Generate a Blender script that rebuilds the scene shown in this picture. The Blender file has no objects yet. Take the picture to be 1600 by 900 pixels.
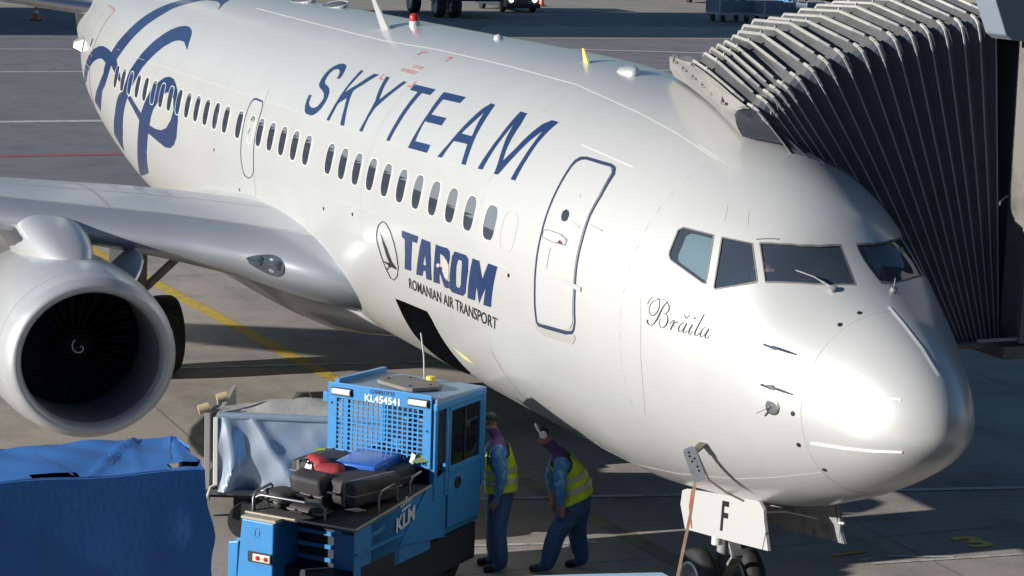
import bpy, bmesh, math, random
import numpy as np
from mathutils import Vector, Matrix
random.seed(7)
pi = math.pi
SC = bpy.context.scene
COL = SC.collection
# ------------------------------------------------------------ camera
cam_d = bpy.data.cameras.new('camera'); cam = bpy.data.objects.new('camera', cam_d); COL.objects.link(cam)
cam_d.sensor_width = 36; cam_d.lens = 83.066; cam_d.clip_start = .2; cam_d.clip_end = 6000
CR = ((-0.383531568, -0.923036033, 0.030133350), (0.167865724, -0.037590791, 0.985092905), (-0.908143510, 0.382872583, 0.169363367))
cam.matrix_world = Matrix(((CR[0][0], CR[1][0], CR[2][0], -15.747069), (CR[0][1], CR[1][1], CR[2][1], 10.762276),
                           (CR[0][2], CR[1][2], CR[2][2], 7.100009), (0, 0, 0, 1)))
SC.camera = cam
# ------------------------------------------------------------ world + sun.  x = aft along the jet, y = its right side, z = up
SUN = Vector((.006, .9635, .2675)).normalized()
W = bpy.data.worlds.new('World'); SC.world = W; W.use_nodes = True
nt = W.node_tree; bg = nt.nodes['Background']
sky = nt.nodes.new('ShaderNodeTexSky'); sky.sky_type = 'NISHITA'; sky.sun_disc = False
sky.sun_elevation = math.asin(SUN.z); sky.sun_rotation = math.atan2(SUN.x, SUN.y)
sky.air_density = 1.2; sky.dust_density = .25; sky.ozone_density = 4
nt.links.new(sky.outputs[0], bg.inputs[0]); bg.inputs[1].default_value = .060
sd = bpy.data.lights.new('sun', 'SUN'); sd.energy = 5.0; sd.angle = math.radians(.5); sd.color = (1, .955, .885)
so = bpy.data.objects.new('sun', sd); COL.objects.link(so); so.rotation_euler = SUN.to_track_quat('Z', 'Y').to_euler(); so.location = (0, 40, 40)
SC.view_settings.view_transform = 'Standard'; SC.view_settings.look = 'None'
SC.view_settings.exposure = .48; SC.view_settings.gamma = 1

# ------------------------------------------------------------ materials
MATS = {}
def mat(name, col, rough=.6, metal=0, var=0, vs=3, bump=0, bs=40, coat=0, cr=.08, dirt=None, ds=1.5, dlo=.5, dhi=.72, spec=.5, stretch=None):
    if name in MATS: return MATS[name]
    m = bpy.data.materials.new(name); m.use_nodes = True; n = m.node_tree; b = n.nodes['Principled BSDF']
    b.inputs['Roughness'].default_value = rough; b.inputs['Metallic'].default_value = metal
    b.inputs['Specular IOR Level'].default_value = spec
    b.inputs['Coat Weight'].default_value = coat; b.inputs['Coat Roughness'].default_value = cr
    b.inputs['Base Color'].default_value = (*col, 1)
    if var or bump or dirt:
        tc = n.nodes.new('ShaderNodeTexCoord'); src = tc.outputs['Object']
        if stretch:
            mp = n.nodes.new('ShaderNodeMapping'); mp.inputs['Scale'].default_value = stretch
            n.links.new(src, mp.inputs[0]); src = mp.outputs[0]
        out = None
        if var:
            no = n.nodes.new('ShaderNodeTexNoise'); no.inputs['Scale'].default_value = vs; no.inputs['Detail'].default_value = 8
            n.links.new(src, no.inputs['Vector'])
            r = n.nodes.new('ShaderNodeValToRGB')
            r.color_ramp.elements[0].position = .3; r.color_ramp.elements[1].position = .7
            r.color_ramp.elements[0].color = (*[c * (1 - var) for c in col], 1); r.color_ramp.elements[1].color = (*[min(1, c * (1 + var)) for c in col], 1)
            n.links.new(no.outputs[0], r.inputs[0]); out = r.outputs[0]
        if dirt:
            no = n.nodes.new('ShaderNodeTexNoise'); no.inputs['Scale'].default_value = ds; no.inputs['Detail'].default_value = 10; no.inputs['Roughness'].default_value = .65
            n.links.new(src, no.inputs['Vector'])
            r = n.nodes.new('ShaderNodeValToRGB'); r.color_ramp.elements[0].position = dlo; r.color_ramp.elements[1].position = dhi
            n.links.new(no.outputs[0], r.inputs[0])
            mx = n.nodes.new('ShaderNodeMix'); mx.data_type = 'RGBA'
            n.links.new(r.outputs[0], mx.inputs[0])
            if out: n.links.new(out, mx.inputs[6])
            else: mx.inputs[6].default_value = (*col, 1)
            mx.inputs[7].default_value = (*dirt, 1); out = mx.outputs[2]
        if out: n.links.new(out, b.inputs['Base Color'])
        if bump:
            no = n.nodes.new('ShaderNodeTexNoise'); no.inputs['Scale'].default_value = bs; no.inputs['Detail'].default_value = 6
            n.links.new(src, no.inputs['Vector'])
            bp = n.nodes.new('ShaderNodeBump'); bp.inputs['Strength'].default_value = bump; bp.inputs['Distance'].default_value = .02
            n.links.new(no.outputs[0], bp.inputs['Height']); n.links.new(bp.outputs[0], b.inputs['Normal'])
    MATS[name] = m; return m
def glass(name, tint, alpha, rough=.03):
    m = bpy.data.materials.new(name); m.use_nodes = True; n = m.node_tree
    o = n.nodes['Material Output']; n.nodes.remove(n.nodes['Principled BSDF'])
    t = n.nodes.new('ShaderNodeBsdfTransparent'); t.inputs[0].default_value = (*tint, 1)
    g = n.nodes.new('ShaderNodeBsdfGlossy'); g.inputs['Roughness'].default_value = rough
    fr = n.nodes.new('ShaderNodeFresnel'); fr.inputs[0].default_value = 1.85
    df = n.nodes.new('ShaderNodeBsdfDiffuse'); df.inputs[0].default_value = (.26, .33, .45, 1); m0 = n.nodes.new('ShaderNodeMixShader'); m0.inputs[0].default_value = alpha
    n.links.new(t.outputs[0], m0.inputs[1]); n.links.new(df.outputs[0], m0.inputs[2]); t = m0
    mx = n.nodes.new('ShaderNodeMixShader'); n.links.new(fr.outputs[0], mx.inputs[0]); n.links.new(t.outputs[0], mx.inputs[1]); n.links.new(g.outputs[0], mx.inputs[2])
    n.links.new(mx.outputs[0], o.inputs[0]); MATS[name] = m; return m
M_paint = mat('white_aircraft_paint', (.535, .54, .53), .38, .25, var=.03, vs=.9, bump=.018, bs=1.6, coat=.7, cr=.17, dirt=(.47, .46, .43), ds=.9, dlo=.56, dhi=.85)
M_door = mat('white_door_paint', (.54, .545, .535), .38, .25, coat=.7, cr=.17)
M_line = mat('door_outline', (.028, .04, .085), .4)
M_blue = mat('navy_livery', (.014, .034, .105), .35, coat=.4)
M_black = mat('black_lettering', (.015, .015, .02), .4)
M_seam = mat('panel_gap', (.42, .42, .41), .7)
M_lap = mat('polished_lap', (.9, .9, .88), .25)
M_gap = mat('hold_interior', (.05, .053, .058), .8, var=.3, vs=5)
M_ckpt = mat('cockpit_interior', (.10, .105, .115), .75, var=.3, vs=6)
M_wing = mat('wing_grey', (.46, .485, .51), .34, var=.05, vs=1.2, coat=.15)
M_wtop = mat('wing_panel_grey', (.50, .52, .54), .32, coat=.15)
M_metal = mat('bare_metal', (.55, .56, .58), .28, 1, var=.08, vs=6)
M_lip = mat('inlet_metal', (.40, .41, .43), .48, .3, var=.05, vs=5)
M_nac = mat('nacelle_paint', (.49, .50, .515), .36, .25, var=.03, vs=1.5, coat=.7, cr=.16)
M_dark = mat('dark_cavity', (.02, .022, .032), .7)
M_fan = mat('fan_blade', (.016, .019, .030), .95, spec=.05)
M_tyre = mat('tyre_rubber', (.018, .018, .02), .8, bump=.1, bs=30, dirt=(.05, .048, .045), ds=5)
M_rim = mat('wheel_grey', (.35, .36, .37), .4, .5)
M_strut = mat('gear_grey', (.28, .29, .30), .5, .2, dirt=(.08, .075, .07), ds=7)
M_pane = mat('window_pane', (.035, .043, .06), .06, spec=.8)
M_blind = mat('window_blind', (.14, .16, .19), .35)
M_frame = mat('window_surround', (.62, .62, .60), .35)
M_sealer = mat('window_seal', (.16, .15, .14), .6)
M_red = mat('red_lens', (.45, .02, .02), .25)
M_redp = mat('red_ink', (.45, .12, .10), .6)
M_yel = mat('yellow_paint', (.62, .45, .06), .5)
M_grey = mat('grey_plate', (.30, .31, .33), .6)
M_sill = mat('sill_plate', (.34, .33, .31), .5)
M_glass = glass('cockpit_glass', (.55, .62, .66), .13)
M_cabglass = glass('cab_glass', (.30, .33, .34), .04)

# ------------------------------------------------------------ mesh helpers
class MB:
    def __init__(s, M=None): s.v = []; s.f = []; s.M = M
    def add(s, vs, fs):
        o = len(s.v); s.v += [tuple(x) for x in vs]; s.f += [tuple(i + o for i in f) for f in fs]; return s
    def box(s, c, d, ax=None):
        c = Vector(c); a = ax or (Vector((1, 0, 0)), Vector((0, 1, 0)), Vector((0, 0, 1)))
        vs = [c + a[0] * (d[0] / 2 * i) + a[1] * (d[1] / 2 * j) + a[2] * (d[2] / 2 * k) for k in (-1, 1) for j in (-1, 1) for i in (-1, 1)]
        return s.add(vs, [(0, 2, 3, 1), (4, 5, 7, 6), (0, 1, 5, 4), (2, 6, 7, 3), (0, 4, 6, 2), (1, 3, 7, 5)])
    def span(s, a, b):
        return s.box([(a[i] + b[i]) / 2 for i in range(3)], [abs(b[i] - a[i]) for i in range(3)])
    def hexa(s, p): return s.add(p, [(0, 3, 2, 1), (4, 5, 6, 7), (0, 1, 5, 4), (1, 2, 6, 5), (2, 3, 7, 6), (3, 0, 4, 7)])
    def bar(s, a, b, w, h=None, up=(0, 0, 1)):
        a = Vector(a); b = Vector(b); d = (b - a); L = d.length; d.normalize()
        u = Vector(up); u = u - d * u.dot(d)
        if u.length < 1e-4: u = Vector((1, 0, 0)) - d * d.x
        u.normalize(); v = d.cross(u)
        return s.box((a + b) / 2, (L, w, h or w), (d, v, u))
    def tube(s, pts, r, n=8, closed=False, cap=True):
        P = [Vector(p) for p in pts]; k = len(P); rs = r if isinstance(r, (list, tuple)) else [r] * k
        vs = []; pu = None
        for i, p in enumerate(P):
            d = (P[(i + 1) % k] - P[i - 1]) if closed else (P[min(i + 1, k - 1)] - P[max(i - 1, 0)])
            d.normalize()
            if pu is None: pu = Vector((0, 0, 1)) if abs(d.z) < .9 else Vector((1, 0, 0))
            u = pu - d * pu.dot(d)
            if u.length < 1e-5: u = d.orthogonal()
            u.normalize(); pu = u; v = d.cross(u)
            vs += [p + (u * math.cos(2 * pi * j / n) + v * math.sin(2 * pi * j / n)) * rs[i] for j in range(n)]
        fs = []
        for i in range(k if closed else k - 1):
            a = i * n; b = ((i + 1) % k) * n
            fs += [(a + j, a + (j + 1) % n, b + (j + 1) % n, b + j) for j in range(n)]
        if cap and not closed: fs += [tuple(range(n))[::-1], tuple((k - 1) * n + j for j in range(n))]
        return s.add(vs, fs)
    def loft(s, rings, closed=True, cap=True):
        n = len(rings[0]); vs = [p for r in rings for p in r]; fs = []
        for i in range(len(rings) - 1):
            a = i * n; b = a + n
            fs += [(a + j, a + (j + 1) % n, b + (j + 1) % n, b + j) for j in range(n if closed else n - 1)]
        if cap and closed: fs += [tuple(range(n))[::-1], tuple((len(rings) - 1) * n + j for j in range(n))]
        return s.add(vs, fs)
    def lathe(s, prof, o, ax=(1, 0, 0), n=32, sz=1.0):
        # prof: (t along ax, radius)
        a = Vector(ax).normalized(); u = Vector((0, 0, 1)) if abs(a.z) < .9 else Vector((1, 0, 0)); u = (u - a * a.dot(u)).normalized(); v = a.cross(u); o = Vector(o)
        return s.loft([[o + a * t + (v * math.cos(2 * pi * j / n) + u * (math.sin(2 * pi * j / n) * sz)) * r for j in range(n)] for t, r in prof], True, False)
    def grid(s, P):
        n = len(P[0]); vs = [p for r in P for p in r]
        return s.add(vs, [(i * n + j, i * n + j + 1, (i + 1) * n + j + 1, (i + 1) * n + j) for i in range(len(P) - 1) for j in range(n - 1)])
    def mesh(s, name, smooth=False, bevel=0, seg=2, thick=0, weld=False):
        me = bpy.data.meshes.new(name)
        vs = [s.M @ Vector(x) for x in s.v] if s.M is not None else s.v
        me.from_pydata([tuple(x) for x in vs], [], s.f); bm = bmesh.new(); bm.from_mesh(me)
        if weld: bmesh.ops.remove_doubles(bm, verts=bm.verts, dist=1e-4)
        bmesh.ops.recalc_face_normals(bm, faces=bm.faces)
        if bevel:
            ed = [e for e in bm.edges if len(e.link_faces) == 2 and e.calc_face_angle(0) > .5]
            bmesh.ops.bevel(bm, geom=ed, offset=bevel, segments=seg, affect='EDGES', profile=.5, clamp_overlap=True)
        if thick:
            bmesh.ops.solidify(bm, geom=bm.faces[:], thickness=thick)
        bm.to_mesh(me); bm.free()
        if smooth:
            me.polygons.foreach_set('use_smooth', [True] * len(me.polygons))
            try: me.set_sharp_from_angle(angle=math.radians(smooth if smooth > 1 else 40))
            except Exception: pass
        return me
def obj(name, mb, m, parent=None, label=None, kind=None, smooth=False, **k):
    me = mb.mesh(name, smooth, **k) if isinstance(mb, MB) else mb
    me.materials.clear() if len(me.materials) and m else None
    if m: me.materials.append(m)
    o = bpy.data.objects.new(name, me); COL.objects.link(o)
    if parent is not None:
        o.parent = parent
        if parent.type == 'EMPTY': o.location = -parent.location
    if label: o['label'] = label
    if kind: o['kind'] = kind
    return o
def tag(o, label, cat, group=None):
    o['label'] = label; o['category'] = cat
    if group: o['group'] = group
    return o
def thing(name, label, cat, loc=(0, 0, 0), group=None):
    o = bpy.data.objects.new(name, None); COL.objects.link(o); o.location = loc; o.empty_display_size = .3
    return tag(o, label, cat, group)
def struct(name, mb, m, **k): return obj(name, mb, m, kind='structure', **k)
def copy_tree(o, loc, label=None, parent=None):
    c = o.copy(); COL.objects.link(c)
    if parent is None:
        c.location = loc
        if label: c['label'] = label
    else: c.parent = parent
    for ch in list(o.children): copy_tree(ch, None, None, c)
    return c
def dg_mesh(o):
    bpy.context.view_layer.update(); dg = bpy.context.evaluated_depsgraph_get()
    return bpy.data.meshes.new_from_object(o.evaluated_get(dg))

# ------------------------------------------------------------ fuselage form: stations (s, crown, keel, half width, widest height)
ST=np.array([
(0.431,2.700,2.700,0.000,2.700),
(0.471,2.874,2.558,0.169,2.681),
(0.581,3.049,2.424,0.340,2.660),
(0.831,3.271,2.243,0.541,2.670),
(1.231,3.498,2.029,0.744,2.727),
(1.631,3.666,1.851,0.949,2.795),
(2.031,3.909,1.701,1.107,2.855),
(2.331,4.200,1.600,1.170,2.900),
(2.731,4.446,1.499,1.283,2.972),
(3.231,4.644,1.410,1.425,3.067),
(3.831,4.810,1.328,1.545,3.140),
(4.631,4.975,1.251,1.690,3.235),
(5.631,5.095,1.253,1.811,3.324),
(6.631,5.195,1.256,1.872,3.375),
(7.631,5.248,1.254,1.880,3.384),
(8.9,5.264,1.254,1.880,3.384),
(20.0,5.264,1.254,1.880,3.384),
(22.0,5.264,1.40,1.868,3.40),
(24.0,5.255,1.78,1.775,3.5),
(26.0,5.235,2.30,1.57,3.66),
(28.0,5.20,2.88,1.18,3.9),
(30.0,5.13,3.46,0.82,4.15),
(32.0,5.02,4.0,0.45,4.45),
(33.2,4.90,4.30,0.28,4.58),
(33.5,4.6,4.6,0.0,4.6)])
def pchip(x,y,xi):
    h=np.diff(x);d=np.diff(y)/h
    m=np.zeros_like(y)
    i=np.arange(1,len(x)-1)
    w1=2*h[i]+h[i-1];w2=h[i]+2*h[i-1]
    ok=d[i-1]*d[i]>0
    with np.errstate(all='ignore'):
        m[i]=np.where(ok,(w1+w2)/(w1/d[i-1]+w2/d[i]),0)
    m[0]=d[0];m[-1]=d[-1]
    k=np.clip(np.searchsorted(x,xi)-1,0,len(x)-2)
    t=(xi-x[k])/h[k]
    return (2*t**3-3*t**2+1)*y[k]+(t**3-2*t**2+t)*h[k]*m[k]+(-2*t**3+3*t**2)*y[k+1]+(t**3-t**2)*h[k]*m[k+1]
S0=ST[0,0]
U=np.sqrt(ST[:,0]-S0)
def prof(s):
    u=np.sqrt(np.maximum(np.asarray(s,float)-S0,0))
    return [pchip(U,ST[:,i],u) for i in (1,2,3,4)]
def pt(s,th):
    T,B,W,Z=prof(s); sn=np.sin(th)
    return np.stack([np.asarray(s)+0*th,W*np.cos(th),Z+np.where(sn>0,(T-Z)*sn,(Z-B)*sn)],-1)

def nrm(s, th):
    e = 1e-3
    a = pt(s + e, th) - pt(s - e, th); b = pt(s, th + e) - pt(s, th - e)
    n = np.cross(b, a); n /= np.maximum(np.linalg.norm(n, axis=-1, keepdims=True), 1e-9)
    c = pt(s, th); T, B, W_, Z = prof(s)
    out = np.stack([0 * c[..., 0], c[..., 1], c[..., 2] - Z], -1)
    sg = np.sign((n * out).sum(-1, keepdims=True)); sg[sg == 0] = 1
    return n * sg
def skin(s, th, off=0.):
    s = np.atleast_1d(np.asarray(s, float)); th = np.atleast_1d(np.asarray(th, float))
    return pt(s, th) + nrm(s, th) * off
def inside(P):
    T, B, W_, Z = prof(P[..., 0]); d = P[..., 2] - Z
    b = np.where(d > 0, T - Z, Z - B)
    return (P[..., 1] / np.maximum(W_, 1e-6)) ** 2 + (d / np.maximum(b, 1e-6)) ** 2 - 1
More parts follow.
